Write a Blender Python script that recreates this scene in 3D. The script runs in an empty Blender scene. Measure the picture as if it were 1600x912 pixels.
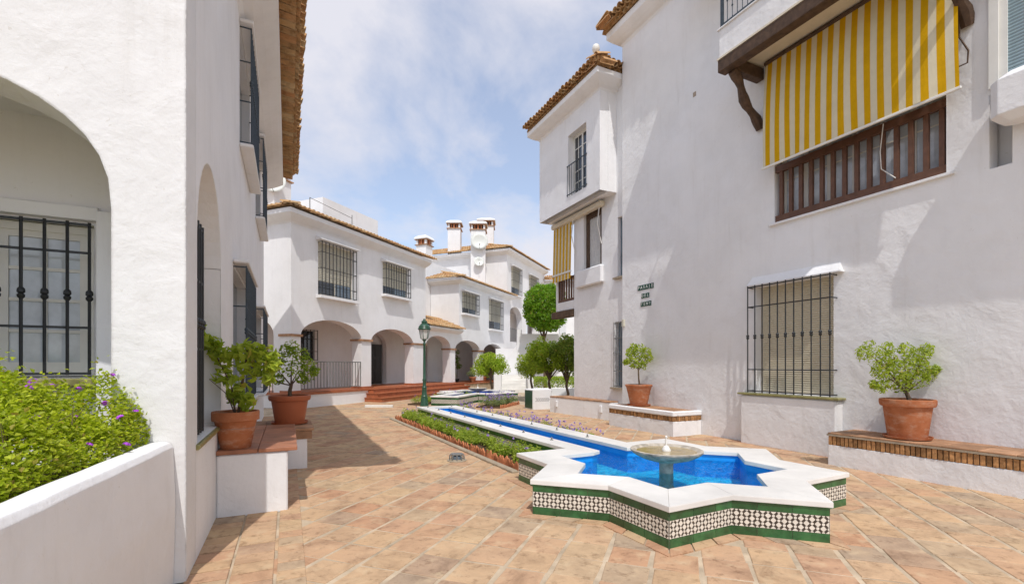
import bpy, math, random
import numpy as np
from mathutils import Vector, Matrix
random.seed(11)
RNG = np.random.default_rng(5)
sc = bpy.context.scene
col = sc.collection
R_ = math.radians
# ------------------------------------------------------------------ camera
cd = bpy.data.cameras.new('camera'); cam = bpy.data.objects.new('camera', cd); col.objects.link(cam)
cam.location = (0, 0, 1.65); cam.rotation_euler = (R_(90), 0, R_(-25.5))
cd.sensor_width = 36; cd.lens = 734 / 1600 * 36; cd.shift_y = 114 / 1600
cd.clip_start = 0.05; cd.clip_end = 3000
sc.camera = cam
# ------------------------------------------------------------------ light
SUN_EL = R_(58.7); SUN_TR = (0.285, 0.9585)
sd = bpy.data.lights.new('sun', 'SUN'); sun = bpy.data.objects.new('sun', sd); col.objects.link(sun)
sd.energy = 2.05; sd.angle = R_(0.5); sd.color = (1.0, 0.975, 0.945)
sun.rotation_euler = Vector((SUN_TR[0] * math.cos(SUN_EL), SUN_TR[1] * math.cos(SUN_EL), -math.sin(SUN_EL))).to_track_quat('-Z', 'Y').to_euler()
W = bpy.data.worlds.new('World'); sc.world = W; W.use_nodes = True
nt = W.node_tree; nt.nodes.clear(); N = nt.nodes.new; L = nt.links.new
wo = N('ShaderNodeOutputWorld'); bg = N('ShaderNodeBackground'); bg.inputs[1].default_value = 0.15
sky = N('ShaderNodeTexSky'); sky.sky_type = 'NISHITA'; sky.sun_disc = False
sky.sun_elevation = SUN_EL; sky.sun_rotation = math.pi + math.atan2(SUN_TR[0], SUN_TR[1]); sky.air_density = 1.0; sky.dust_density = 1.5
tc = N('ShaderNodeTexCoord'); sp = N('ShaderNodeSeparateXYZ'); L(tc.outputs['Generated'], sp.inputs[0])
mz = N('ShaderNodeMath'); mz.operation = 'MAXIMUM'; mz.inputs[1].default_value = 0.0; L(sp.outputs[2], mz.inputs[0])
ad = N('ShaderNodeMath'); ad.operation = 'ADD'; ad.inputs[1].default_value = 0.28; L(mz.outputs[0], ad.inputs[0])
dx = N('ShaderNodeMath'); dx.operation = 'DIVIDE'; L(sp.outputs[0], dx.inputs[0]); L(ad.outputs[0], dx.inputs[1])
dy = N('ShaderNodeMath'); dy.operation = 'DIVIDE'; L(sp.outputs[1], dy.inputs[0]); L(ad.outputs[0], dy.inputs[1])
cb = N('ShaderNodeCombineXYZ'); L(dx.outputs[0], cb.inputs[0]); L(dy.outputs[0], cb.inputs[1])
cn = N('ShaderNodeTexNoise'); cn.inputs['Scale'].default_value = 1.35; cn.inputs['Detail'].default_value = 9; cn.inputs['Roughness'].default_value = 0.58
cn.inputs['Distortion'].default_value = 0.35
L(cb.outputs[0], cn.inputs['Vector'])
cr = N('ShaderNodeValToRGB'); cr.color_ramp.elements[0].position = 0.42; cr.color_ramp.elements[1].position = 0.58
cr.color_ramp.elements[0].color = (0.27, 0.27, 0.27, 1); cr.color_ramp.elements[1].color = (0.95, 0.95, 0.95, 1); L(cn.outputs[0], cr.inputs[0])
mx = N('ShaderNodeMixRGB'); mx.inputs[2].default_value = (3.7, 3.68, 4.0, 1); L(cr.outputs[0], mx.inputs[0]); L(sky.outputs[0], mx.inputs[1])
L(mx.outputs[0], bg.inputs[0]); L(bg.outputs[0], wo.inputs[0])
sc.view_settings.view_transform = 'Standard'; sc.view_settings.look = 'None'; sc.view_settings.gamma = 1
sc.view_settings.exposure = 0.56; sc.view_settings.use_curve_mapping = False
sc.render.engine = 'CYCLES'

# ------------------------------------------------------------------ helpers
class Fr:
    """frame on plan: x along a wall, y into it"""
    def __init__(s, ox=0, oy=0, deg=0):
        s.ox, s.oy, s.deg = ox, oy, deg; s.c, s.s = math.cos(R_(deg)), math.sin(R_(deg))
    def __call__(s, x, y, z=0): return (s.ox + s.c * x - s.s * y, s.oy + s.s * x + s.c * y, z)
ID = Fr()
def rootloc(o):
    v = Vector((0, 0, 0))
    while o is not None: v = v + o.location; o = o.parent
    return v
class MB:
    def __init__(s): s.v = []; s.f = []; s.m = []; s.cm = 0
    def add(s, vs, fs):
        n = len(s.v); s.v += [tuple(p) for p in vs]; s.f += [tuple(i + n for i in f) for f in fs]; s.m += [s.cm] * len(fs); return s
    def quad(s, *p): return s.add(p, [tuple(range(len(p)))])
    def box(s, x0, x1, y0, y1, z0, z1, fr=ID):
        P = [fr(x, y, z) for z in (z0, z1) for x, y in ((x0, y0), (x1, y0), (x1, y1), (x0, y1))]
        return s.add(P, [(3, 2, 1, 0), (4, 5, 6, 7), (0, 1, 5, 4), (1, 2, 6, 5), (2, 3, 7, 6), (3, 0, 4, 7)])
    def bbox(s, x0, x1, y0, y1, z0, z1, b=.01, fr=ID):
        """box with chamfered edges"""
        pts = []; 
        for z, i in ((z0, b), (z0 + b, 0), (z1 - b, 0), (z1, b)):
            xa, xb, ya, yb = x0 + i, x1 - i, y0 + i, y1 - i; c = b
            pts += [fr(*q, z) for q in ((xa + c, ya), (xb - c, ya), (xb, ya + c), (xb, yb - c), (xb - c, yb), (xa + c, yb), (xa, yb - c), (xa, ya + c))]
        F = [tuple(range(7, -1, -1)), tuple(range(24, 32))]
        for k in range(3):
            for i in range(8): F.append((k * 8 + i, k * 8 + (i + 1) % 8, k * 8 + 8 + (i + 1) % 8, k * 8 + 8 + i))
        return s.add(pts, F)
    def prism(s, poly, z0, z1, fr=ID):
        n = len(poly); P = [fr(x, y, z0) for x, y in poly] + [fr(x, y, z1) for x, y in poly]
        return s.add(P, [tuple(range(n - 1, -1, -1)), tuple(range(n, 2 * n))] + [(i, (i + 1) % n, n + (i + 1) % n, n + i) for i in range(n)])
    def extr(s, prof, x0, x1, fr=ID):
        """profile of (y,z) points run along x"""
        n = len(prof); P = [fr(x0, y, z) for y, z in prof] + [fr(x1, y, z) for y, z in prof]
        return s.add(P, [tuple(range(n)), tuple(range(2 * n - 1, n - 1, -1))] + [(i, n + i, n + (i + 1) % n, (i + 1) % n) for i in range(n)])
    def tube(s, path, r, n=6, cap=True):
        path = [Vector(p) for p in path]; k = len(path); rs = r if isinstance(r, (list, tuple)) else [r] * k
        V = []; pv = None
        for i, p in enumerate(path):
            t = (path[min(i + 1, k - 1)] - path[max(i - 1, 0)]).normalized()
            if pv is None: a = Vector((0, 0, 1)) if abs(t.z) < .9 else Vector((1, 0, 0)); pv = t.cross(a).normalized()
            pv = (pv - t * pv.dot(t)).normalized(); w = t.cross(pv)
            V += [p + (pv * math.cos(2 * math.pi * j / n) + w * math.sin(2 * math.pi * j / n)) * rs[i] for j in range(n)]
        F = [(i * n + j, i * n + (j + 1) % n, (i + 1) * n + (j + 1) % n, (i + 1) * n + j) for i in range(k - 1) for j in range(n)]
        if cap: F += [tuple(range(n - 1, -1, -1)), tuple(range((k - 1) * n, k * n))]
        return s.add(V, F)
    def lathe(s, prof, n=24, c=(0, 0, 0), fn=None):
        V = []; k = len(prof)
        for r, z in prof:
            for j in range(n):
                a = 2 * math.pi * j / n; q = r * (fn(a, r, z) if fn else 1)
                V.append((c[0] + q * math.cos(a), c[1] + q * math.sin(a), c[2] + z))
        F = [(i * n + j, i * n + (j + 1) % n, (i + 1) * n + (j + 1) % n, (i + 1) * n + j) for i in range(k - 1) for j in range(n)]
        F += [tuple(range(n - 1, -1, -1)), tuple(range((k - 1) * n, k * n))]
        return s.add(V, F)
    def mesh(s, name, mats, off=(0, 0, 0), smooth=False):
        me = bpy.data.meshes.new(name); o = off
        me.from_pydata([(p[0] - o[0], p[1] - o[1], p[2] - o[2]) for p in s.v], [], s.f)
        for m in (mats if isinstance(mats, list) else [mats]): me.materials.append(m)
        if any(s.m): me.polygons.foreach_set('material_index', s.m)
        if smooth: me.polygons.foreach_set('use_smooth', [True] * len(s.f))
        return me
    def build(s, name, mats, parent=None, base=None, smooth=False, stuff=False):
        off = rootloc(parent) if parent else Vector(base or (0, 0, 0))
        o = bpy.data.objects.new(name, s.mesh(name, mats, off, smooth)); col.objects.link(o)
        if parent: o.parent = parent
        else: o.location = off
        if smooth:
            try: o.data.set_sharp_from_angle(angle=R_(38))
            except Exception: pass
        if stuff: o['kind'] = 'stuff'
        return o
def inst(name, me, parent, loc, rot=(0, 0, 0), scale=1):
    o = bpy.data.objects.new(name, me); col.objects.link(o)
    if parent: o.parent = parent; loc = Vector(loc) - rootloc(parent)
    o.location = loc; o.rotation_euler = rot
    o.scale = (scale,) * 3 if not isinstance(scale, tuple) else scale
    return o
def tag(o, label, cat, group=None):
    o['label'] = label; o['category'] = cat
    if group: o['group'] = group
    return o
def thing(name, loc, label, cat, group=None):
    o = bpy.data.objects.new(name, None); col.objects.link(o); o.location = loc; o.empty_display_size = .2
    return tag(o, label, cat, group)
def struct(o): o['kind'] = 'structure'; return o
def arr(name, V, F, mats, parent=None, base=(0, 0, 0), mi=None, smooth=False, stuff=False):
    off = np.array(rootloc(parent) if parent else base)
    me = bpy.data.meshes.new(name); me.from_pydata((np.asarray(V) - off).tolist(), [], np.asarray(F).tolist())
    for m in (mats if isinstance(mats, list) else [mats]): me.materials.append(m)
    if mi is not None: me.polygons.foreach_set('material_index', list(mi))
    if smooth: me.polygons.foreach_set('use_smooth', [True] * len(F))
    o = bpy.data.objects.new(name, me); col.objects.link(o)
    if parent: o.parent = parent
    else: o.location = tuple(base)
    if stuff: o['kind'] = 'stuff'
    return o
# ------------------------------------------------------------------ materials
MT = {}
def nodes(name):
    m = bpy.data.materials.new(name); m.use_nodes = True; t = m.node_tree
    b = t.nodes['Principled BSDF']; MT[name] = m
    return m, t, b
def noise(t, scale, detail=4, rough=.55, vec=None, dist=0):
    n = t.nodes.new('ShaderNodeTexNoise'); n.inputs['Scale'].default_value = scale; n.inputs['Detail'].default_value = detail
    n.inputs['Roughness'].default_value = rough; n.inputs['Distortion'].default_value = dist
    if vec is None:
        vec = t.nodes.get('POS')
        if vec is None: vec = t.nodes.new('ShaderNodeNewGeometry'); vec.name = 'POS'
        vec = vec.outputs['Position']
    t.links.new(vec, n.inputs['Vector']); return n
def ramp(t, src, stops):
    r = t.nodes.new('ShaderNodeValToRGB'); e = r.color_ramp.elements
    e[0].position, e[0].color = stops[0][0], (*stops[0][1], 1); e[1].position, e[1].color = stops[-1][0], (*stops[-1][1], 1)
    for p, c in stops[1:-1]: q = e.new(p); q.color = (*c, 1)
    t.links.new(src, r.inputs[0]); return r
def mixc(t, fac, a, b, mode='MIX'):
    m = t.nodes.new('ShaderNodeMixRGB'); m.blend_type = mode
    for i, x in ((0, fac), (1, a), (2, b)):
        if isinstance(x, (int, float)): m.inputs[i].default_value = x
        elif isinstance(x, tuple): m.inputs[i].default_value = (*x, 1)
        else: t.links.new(x, m.inputs[i])
    return m
def bump(t, b, src, dist, strength=1, prev=None):
    n = t.nodes.new('ShaderNodeBump'); n.inputs['Distance'].default_value = dist; n.inputs['Strength'].default_value = strength
    t.links.new(src, n.inputs['Height'])
    if prev is not None: t.links.new(prev, n.inputs['Normal'])
    t.links.new(n.outputs[0], b.inputs['Normal']); return n.outputs[0]
def plaster(name, c=(.82, .815, .815), lump=.02, mid=.006, grain=.0012, bevel=.02):
    m, t, b = nodes(name); b.inputs['Roughness'].default_value = .92; b.inputs['Specular IOR Level'].default_value = .15
    n1 = noise(t, 1.3, 5, .6); n0 = noise(t, .35, 3)
    r = ramp(t, n1.outputs[0], [(.25, tuple(x * .93 for x in c)), (.55, c), (.8, tuple(min(.86, x * 1.03) for x in c))])
    r0 = ramp(t, n0.outputs[0], [(.3, (.95, .94, .92)), (.65, (1, 1, 1))])
    mm = mixc(t, 1.0, r.outputs[0], r0.outputs[0], 'MULTIPLY')
    mp = t.nodes.new('ShaderNodeMapping'); mp.inputs['Scale'].default_value = (3.2, 3.2, .35); t.links.new(t.nodes['POS'].outputs['Position'], mp.inputs[0])
    ns = noise(t, 1.6, 6, .7, mp.outputs[0]); rs = ramp(t, ns.outputs[0], [(.30, (.80, .78, .74)), (.40, (.95, .94, .93)), (.5, (1, 1, 1))])
    mm = mixc(t, .3, mm.outputs[0], rs.outputs[0], 'MULTIPLY')
    nk = noise(t, 26, 3, .5, dist=1.5); rk = ramp(t, nk.outputs[0], [(.26, (.80, .77, .72)), (.30, (1, 1, 1))]); mm = mixc(t, .6, mm.outputs[0], rk.outputs[0], 'MULTIPLY')
    t.links.new(mm.outputs[0], b.inputs['Base Color'])
    prev = None
    if bevel:
        bv = t.nodes.new('ShaderNodeBevel'); bv.samples = 4; bv.inputs[0].default_value = bevel; prev = bv.outputs[0]
    prev = bump(t, b, noise(t, 2.6, 4, .5, dist=.4).outputs[0], lump, .8, prev)
    prev = bump(t, b, noise(t, 13, 5, .6, dist=.3).outputs[0], mid, .8, prev)
    bump(t, b, noise(t, 120, 2, .5).outputs[0], grain, .8, prev)
    return m
plaster('plaster'); plaster('plaster_rough', lump=.03, mid=.007, grain=.0012, bevel=.025); plaster('plaster_sun_dimmed', (.755, .75, .745), lump=.028, mid=.007, grain=.0012, bevel=.03); plaster('plaster_far', lump=.012, mid=.003, grain=0, bevel=0)  # sunlit front wall gets a darker plaster copy, strong sunlight toned down in its colour
def simple(name, c, rough=.6, var=.15, scale=12, spec=.4, metal=0, bmp=.0, bscale=40, obj=0):
    m, t, b = nodes(name); b.inputs['Roughness'].default_value = rough; b.inputs['Specular IOR Level'].default_value = spec; b.inputs['Metallic'].default_value = metal
    n = noise(t, scale, 5, .6); r = ramp(t, n.outputs[0], [(.28, tuple(x * (1 - var) for x in c)), (.72, tuple(min(1, x * (1 + var)) for x in c))])
    out = r.outputs[0]
    if obj:
        oi = t.nodes.new('ShaderNodeObjectInfo'); q = ramp(t, oi.outputs['Random'], [(0, (1 - obj,) * 3), (1, (1 + obj,) * 3)])
        out = mixc(t, 1.0, out, q.outputs[0], 'MULTIPLY').outputs[0]
    t.links.new(out, b.inputs['Base Color'])
    if bmp: bump(t, b, noise(t, bscale, 4, .6).outputs[0], bmp)
    return m
simple('iron', (.018, .02, .022), .5, .3, 30, .5, bmp=.001)
simple('iron_blue', (.03, .045, .06), .5, .3, 20, .5)
simple('iron_grey', (.16, .16, .15), .45, .25, 30, .5)
simple('green_paint', (.022, .075, .042), .35, .25, 14, .5, bmp=.0008)
simple('wood', (.085, .05, .03), .65, .4, 9, .3, bmp=.006, bscale=25)
simple('wood_red', (.125, .058, .034), .5, .25, 9, .4, bmp=.002)
m_, t_, b_ = nodes('terracotta'); b_.inputs['Roughness'].default_value = .8; b_.inputs['Specular IOR Level'].default_value = .2
r1 = ramp(t_, noise(t_, 5, 6, .65).outputs[0], [(.3, (.33, .105, .04)), (.55, (.42, .15, .065)), (.75, (.46, .19, .09))])
mp = t_.nodes.new('ShaderNodeMapping'); mp.inputs['Scale'].default_value = (4, 4, 9); t_.links.new(t_.nodes['POS'].outputs['Position'], mp.inputs[0])
r2 = ramp(t_, noise(t_, 1.5, 7, .7, mp.outputs[0]).outputs[0], [(.50, (0, 0, 0)), (.70, (.6, .6, .6))])
t_.links.new(mixc(t_, r2.outputs[0], r1.outputs[0], (.52, .36, .26)).outputs[0], b_.inputs['Base Color']); bump(t_, b_, noise(t_, 60, 4).outputs[0], .0012)
simple('terracotta_plastic', (.42, .12, .05), .5, .08, 3, .35)
simple('step_tile', (.38, .12, .05), .45, .25, 5, .4, obj=.12)
simple('bench_tile', (.36, .15, .08), .5, .25, 5, .4, obj=.15)
simple('brown_tile', (.36, .20, .11), .7, .35, 4, .3, obj=.2, bmp=.002)
simple('brick', (.36, .19, .08), .85, .45, 18, .2, obj=.35, bmp=.004)
simple('edging', (.42, .16, .075), .85, .35, 14, .2, obj=.25, bmp=.002)
simple('marble', (.74, .715, .67), .4, .13, 1.7, .35, bmp=.0012, bscale=14, obj=.05)
simple('green_tile', (.028, .105, .035), .12, .45, 7, .6, obj=.25, bmp=.0006, bscale=25)
simple('grout', (.38, .31, .24), .9, .2, 30)
simple('mosaic_dark', (.055, .042, .032), .3, .4, 20, .5)
simple('mosaic_white', (.72, .66, .56), .25, .15, 18, .5)
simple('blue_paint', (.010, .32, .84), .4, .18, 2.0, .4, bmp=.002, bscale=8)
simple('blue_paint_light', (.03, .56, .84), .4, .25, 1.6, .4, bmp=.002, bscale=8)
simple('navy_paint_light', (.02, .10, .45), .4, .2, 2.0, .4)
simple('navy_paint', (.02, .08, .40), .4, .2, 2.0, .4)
simple('stone_bowl', (.42, .37, .30), .85, .5, 9, .35, bmp=.003, bscale=30)
simple('bowl_water', (.36, .27, .12), .08, .2, 6, .6)
simple('mortar', (.47, .375, .265), .95, .35, 3, .1, bmp=.004, bscale=60)
simple('concrete', (.36, .30, .22), .9, .2, 8, .2, bmp=.003)
simple('soil', (.10, .065, .04), .95, .3, 20, .1, bmp=.02, bscale=20)
simple('white_paint', (.74, .72, .66), .45, .05, 5, .4)
simple('cream_frame', (.70, .63, .49), .5, .06, 5, .4)
simple('shutter', (.62, .56, .42), .5, .06, 9, .3)
simple('shutter_grey', (.56, .53, .43), .5, .1, 9, .3)
simple('shutter_blue', (.30, .40, .44), .4, .06, 9, .4)
simple('curtain', (.55, .54, .52), .8, .12, 7, .2)
simple('glass', (.13, .17, .21), .06, .25, 2.5, .8)
simple('glass_curtain', (.52, .56, .60), .08, .22, 5, .8)
simple('glass_dark', (.02, .024, .03), .05, .3, 2, .8)
simple('lamp_glass', (.62, .64, .62), .12, .05, 2, .6)
simple('door_dark', (.016, .013, .012), .4, .3, 8, .4)
simple('sill_green', (.26, .24, .09), .3, .4, 14, .5)
simple('stone_wall', (.52, .42, .30), .9, .3, 5, .2, bmp=.02, bscale=7)
simple('bark', (.13, .09, .06), .9, .3, 14, .1, bmp=.01, bscale=25)
simple('yellow_cloth', (.56, .31, .004), .85, .08, 6, .1, bmp=.002, bscale=18)
simple('white_cloth', (.62, .55, .39), .85, .05, 6, .1, bmp=.002, bscale=18)
simple('dish', (.66, .67, .62), .45, .04, 3, .4)
simple('flower_purple', (.42, .08, .62), .7, .25, 30, .2)
simple('flower_lilac', (.36, .24, .55), .7, .25, 30, .2)
simple('sign_green', (.015, .07, .045), .2, .2, 10, .6)
simple('sign_white', (.72, .74, .70), .4, .05, 10, .4)
simple('interior', (.10, .09, .08), .9, .1, 3)
def roofmat(name, island):
    m, t, b = nodes(name); b.inputs['Roughness'].default_value = .88; b.inputs['Specular IOR Level'].default_value = .2
    if island: rn = t.nodes.new('ShaderNodeNewGeometry').outputs['Random Per Island']
    else: rn = t.nodes.new('ShaderNodeObjectInfo').outputs['Random']
    r = ramp(t, rn, [(0, (.50, .27, .13)), (.3, (.56, .35, .18)), (.6, (.50, .31, .15)), (.8, (.60, .44, .26)), (1, (.42, .24, .11))])
    n = noise(t, 6, 6, .65); q = ramp(t, n.outputs[0], [(.3, (.55, .5, .42)), (.5, (.95, .95, .93)), (.75, (1.15, 1.08, .95))])
    t.links.new(mixc(t, 1, r.outputs[0], q.outputs[0], 'MULTIPLY').outputs[0], b.inputs['Base Color'])
    bump(t, b, noise(t, 45, 4).outputs[0], .003); return m
roofmat('roof_tile', False); roofmat('roof_tiles', True)
def pavermat(name, island):
    m, t, b = nodes(name); b.inputs['Roughness'].default_value = .8; b.inputs['Specular IOR Level'].default_value = .25
    if island: rn = t.nodes.new('ShaderNodeNewGeometry').outputs['Random Per Island']
    else: rn = t.nodes.new('ShaderNodeObjectInfo').outputs['Random']
    r = ramp(t, rn, [(0, (.50, .335, .20)), (.2, (.53, .365, .225)), (.38, (.49, .30, .19)), (.55, (.51, .345, .215)), (.72, (.48, .275, .165)), (.84, (.39, .295, .21)), (1, (.54, .375, .22))])
    n = noise(t, 2.6, 7, .68, dist=.6)
    q = ramp(t, n.outputs[0], [(.27, (.58, .55, .52)), (.42, (.86, .84, .82)), (.52, (1, .99, .97)), (.75, (1.12, 1.09, 1.02))])
    c1 = mixc(t, 1, r.outputs[0], q.outputs[0], 'MULTIPLY')
    n2 = noise(t, 9, 6, .7); q2 = ramp(t, n2.outputs[0], [(.34, (.66, .62, .58)), (.46, (1, 1, 1)), (.9, (1.08, 1.05, 1.0))])
    c2 = mixc(t, 1, c1.outputs[0], q2.outputs[0], 'MULTIPLY')
    n3 = noise(t, 5.2, 5, .6); q3 = ramp(t, n3.outputs[0], [(.55, (0, 0, 0)), (.72, (.55, .55, .55))])
    c3 = mixc(t, q3.outputs[0], c2.outputs[0], (.60, .46, .29))
    t.links.new(c3.outputs[0], b.inputs['Base Color'])
    p = bump(t, b, noise(t, 14, 5).outputs[0], .006); bump(t, b, noise(t, 70, 3).outputs[0], .0015, 1, p); return m
pavermat('paver', False); pavermat('pavers', True)
def leafmat(name, c1, c2, tr=.35):
    m, t, b = nodes(name); b.inputs['Roughness'].default_value = .5; b.inputs['Specular IOR Level'].default_value = .35
    rn = t.nodes.new('ShaderNodeNewGeometry').outputs['Random Per Island']
    r = ramp(t, rn, [(0, c1), (.7, c2), (.94, tuple(x * 1.2 for x in c2)), (.975, (.42, .36, .07)), (1, (.34, .24, .08))]); t.links.new(r.outputs[0], b.inputs['Base Color'])
    tl = t.nodes.new('ShaderNodeBsdfTranslucent'); g = mixc(t, 1, r.outputs[0], (1.35, 1.5, .7), 'MULTIPLY'); t.links.new(g.outputs[0], tl.inputs[0])
    ms = t.nodes.new('ShaderNodeMixShader'); ms.inputs[0].default_value = tr
    o = t.nodes['Material Output']; t.links.new(b.outputs[0], ms.inputs[1]); t.links.new(tl.outputs[0], ms.inputs[2]); t.links.new(ms.outputs[0], o.inputs[0]); return m
leafmat('leaf_lantana', (.26, .33, .018), (.46, .50, .04), .48)
leafmat('leaf_citrus', (.13, .19, .025), (.26, .33, .05), .42)
leafmat('leaf_bright', (0.17, 0.25, 0.025), (0.3, 0.38, 0.05), 0.45)
leafmat('leaf_orange', (.20, .29, .02), (.40, .48, .05), .48)
leafmat('leaf_bush', (.24, .31, .03), (.40, .46, .06), .45)
leafmat('leaf_dark', (0.08, 0.13, 0.025), (0.15, 0.21, 0.04), 0.4)
leafmat('leaf_topiary', (0.13, 0.25, 0.015), (0.21, 0.36, 0.025), 0.45)
leafmat('leaf_bed', (.22, .31, .03), (.38, .45, .07), .45)
leafmat('leaf_grey', (0.17, 0.21, 0.09), (0.28, 0.32, 0.15), 0.35)
def watermat(name, tint, bscale=11):
    m, t, b = nodes(name); o = t.nodes['Material Output']; t.nodes.remove(b)
    tr = t.nodes.new('ShaderNodeBsdfTransparent'); tr.inputs[0].default_value = (*tint, 1)
    gl = t.nodes.new('ShaderNodeBsdfGlossy'); gl.inputs['Roughness'].default_value = .03
    fz = t.nodes.new('ShaderNodeFresnel'); fz.inputs[0].default_value = 1.33
    ms = t.nodes.new('ShaderNodeMixShader')
    bp = t.nodes.new('ShaderNodeBump'); bp.inputs['Distance'].default_value = .10; bp.inputs['Strength'].default_value = 1
    t.links.new(noise(t, bscale, 3, .5, dist=.6).outputs[0], bp.inputs['Height'])
    for q in (gl, fz): t.links.new(bp.outputs[0], q.inputs['Normal'])
    t.links.new(fz.outputs[0], ms.inputs[0]); t.links.new(tr.outputs[0], ms.inputs[1]); t.links.new(gl.outputs[0], ms.inputs[2]); t.links.new(ms.outputs[0], o.inputs[0])
watermat('water', (.86, .97, .99))
M = MT

# ------------------------------------------------------------------ wall with openings
def atop(op, s):
    if op.get('zs') is None: return op['zt']
    m = (op['a'] + op['b']) / 2; h = (op['b'] - op['a']) / 2
    return op['zs'] + (op['zt'] - op['zs']) * math.sqrt(max(0, 1 - ((s - m) / h) ** 2)) ** op.get('p', 1)
def wall(mb, fr, s0, s1, z0, z1, th, ops=(), y0=0, back=True):
    bp = {s0, s1}
    for o in ops:
        if o.get('zs') is None: bp |= {o['a'], o['b']}
        else:
            n = 18; bp |= {(o['a'] + o['b']) / 2 - (o['b'] - o['a']) / 2 * math.cos(math.pi * i / n) for i in range(n + 1)}
    bs = sorted(bp)
    for sa, sb in zip(bs[:-1], bs[1:]):
        if sb - sa < 1e-6: continue
        m = (sa + sb) / 2; act = sorted([o for o in ops if o['a'] - 1e-6 < m < o['b'] + 1e-6], key=lambda o: o['zb'])
        lo = (z0, z0); segs = []
        for o in act:
            if o['zb'] > max(lo) + 1e-6: segs.append((lo, (o['zb'], o['zb'])))
            lo = (atop(o, sa), atop(o, sb))
        segs.append((lo, (z1, z1)))
        for (la, lb), (ha, hb) in segs:
            for y in ((y0, y0 + th) if back else (y0,)):
                mb.quad(fr(sa, y, la), fr(sb, y, lb), fr(sb, y, hb), fr(sa, y, ha))
        for o in act:
            d = o.get('d', th)
            mb.quad(fr(sa, y0, atop(o, sa)), fr(sa, y0 + d, atop(o, sa)), fr(sb, y0 + d, atop(o, sb)), fr(sb, y0, atop(o, sb)))
            if o['zb'] > z0 + 1e-6: mb.quad(fr(sa, y0, o['zb']), fr(sb, y0, o['zb']), fr(sb, y0 + d, o['zb']), fr(sa, y0 + d, o['zb']))
    for o in ops:
        d = o.get('d', th)
        for s in (o['a'], o['b']):
            zt = o['zt'] if o.get('zs') is None else o['zs']
            mb.quad(fr(s, y0, o['zb']), fr(s, y0 + d, o['zb']), fr(s, y0 + d, zt), fr(s, y0, zt))
    for s in (s0, s1): mb.quad(fr(s, y0, z0), fr(s, y0 + th, z0), fr(s, y0 + th, z1), fr(s, y0, z1))
    mb.quad(fr(s0, y0, z1), fr(s1, y0, z1), fr(s1, y0 + th, z1), fr(s0, y0 + th, z1))
    return mb
def op(a, b, zb, zt, zs=None, **k): return dict(a=a, b=b, zb=zb, zt=zt, zs=zs, **k)

def window_unit(root, fr, s0, s1, z0, z1, y, cols, rows, mull=1, frame='cream_frame', pane='glass', fw=.055, bw=.025, name='window'):
    """frame, casements with glazing bars, panes; y = depth of its face"""
    f = MB(); f.box(s0, s0 + fw, y, y + .06, z0, z1, fr); f.box(s1 - fw, s1, y, y + .06, z0, z1, fr)
    f.box(s0 + fw, s1 - fw, y, y + .06, z0, z0 + fw, fr); f.box(s0 + fw, s1 - fw, y, y + .06, z1 - fw, z1, fr)
    w = f.build(name, M[frame], root)
    g = MB(); n = mull; lw = (s1 - s0 - 2 * fw) / n
    pn = []
    for i in range(n):
        a, b = s0 + fw + i * lw, s0 + fw + (i + 1) * lw; st = fw * .8
        g.box(a, a + st, y + .012, y + .05, z0 + fw, z1 - fw, fr); g.box(b - st, b, y + .012, y + .05, z0 + fw, z1 - fw, fr)
        g.box(a + st, b - st, y + .012, y + .05, z0 + fw, z0 + fw + st, fr); g.box(a + st, b - st, y + .012, y + .05, z1 - fw - st, z1 - fw, fr)
        A, B, C, D = a + st, b - st, z0 + fw + st, z1 - fw - st
        for k in range(1, cols): x = A + (B - A) * k / cols; g.box(x - bw / 2, x + bw / 2, y + .016, y + .046, C, D, fr)
        for k in range(1, rows): z = C + (D - C) * k / rows; g.box(A, B, y + .018, y + .044, z - bw / 2, z + bw / 2, fr)
        for k in range(cols):
            for j in range(rows): pn.append((A + (B - A) * k / cols, A + (B - A) * (k + 1) / cols, C + (D - C) * j / rows, C + (D - C) * (j + 1) / rows))
    g.build('casement', M[frame], w)
    for a, b, c, d in pn: MB().box(a, b, y + .03, y + .036, c, d, fr).build('pane', M[pane], w)
    return w
def cage(root, fr, s0, s1, z0, z1, y, n, rails, mat='iron', r=.009, knob=True, single=True, ends=0.0, name='grille', zt=None):
    """iron window grille standing at depth y (negative = proud of the wall)"""
    zs = [z0 + (z1 - z0) * t for t in rails]; gr = None
    for z in zs:
        g = MB(); h = .011; g.box(s0, s1, y - .004, y + .004, z - h, z + h, fr)
        if ends: g.box(s0 - .004, s0 + .004, y - .003, ends, z - h + .001, z + h - .001, fr); g.box(s1 - .004, s1 + .004, y - .003, ends, z - h + .001, z + h - .001, fr)
        if gr is None: gr = g.build(name, M[mat], root)
        else: g.build('rail', M[mat], gr)
    def bar(x):
        b = MB(); b.tube([fr(x, y - .002, z0), fr(x, y - .002, z1)], r, 6)
        if knob:
            zm = z0 + (z1 - z0) * .52
            b.lathe([(r * 1.1, -.05), (r * 2.1, -.036), (r * 2.3, -.018), (r * 1.4, -.006), (r * 2.3, .006), (r * 2.3, .02), (r * 2.1, .036), (r * 1.1, .05)], 8, fr(x, y - .002, zm))
        return b
    if single:
        for i in range(n): bar(s0 + .012 + (s1 - s0 - .024) * i / (n - 1)).build('bar', M[mat], gr, smooth=True)
    else:
        b = MB()
        for i in range(n):
            x = s0 + .012 + (s1 - s0 - .024) * i / (n - 1); b.box(x - r, x + r, y - r, y + r, z0, z1, fr)
        b.build('bars', M[mat], gr, stuff=True)
    return gr
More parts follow.
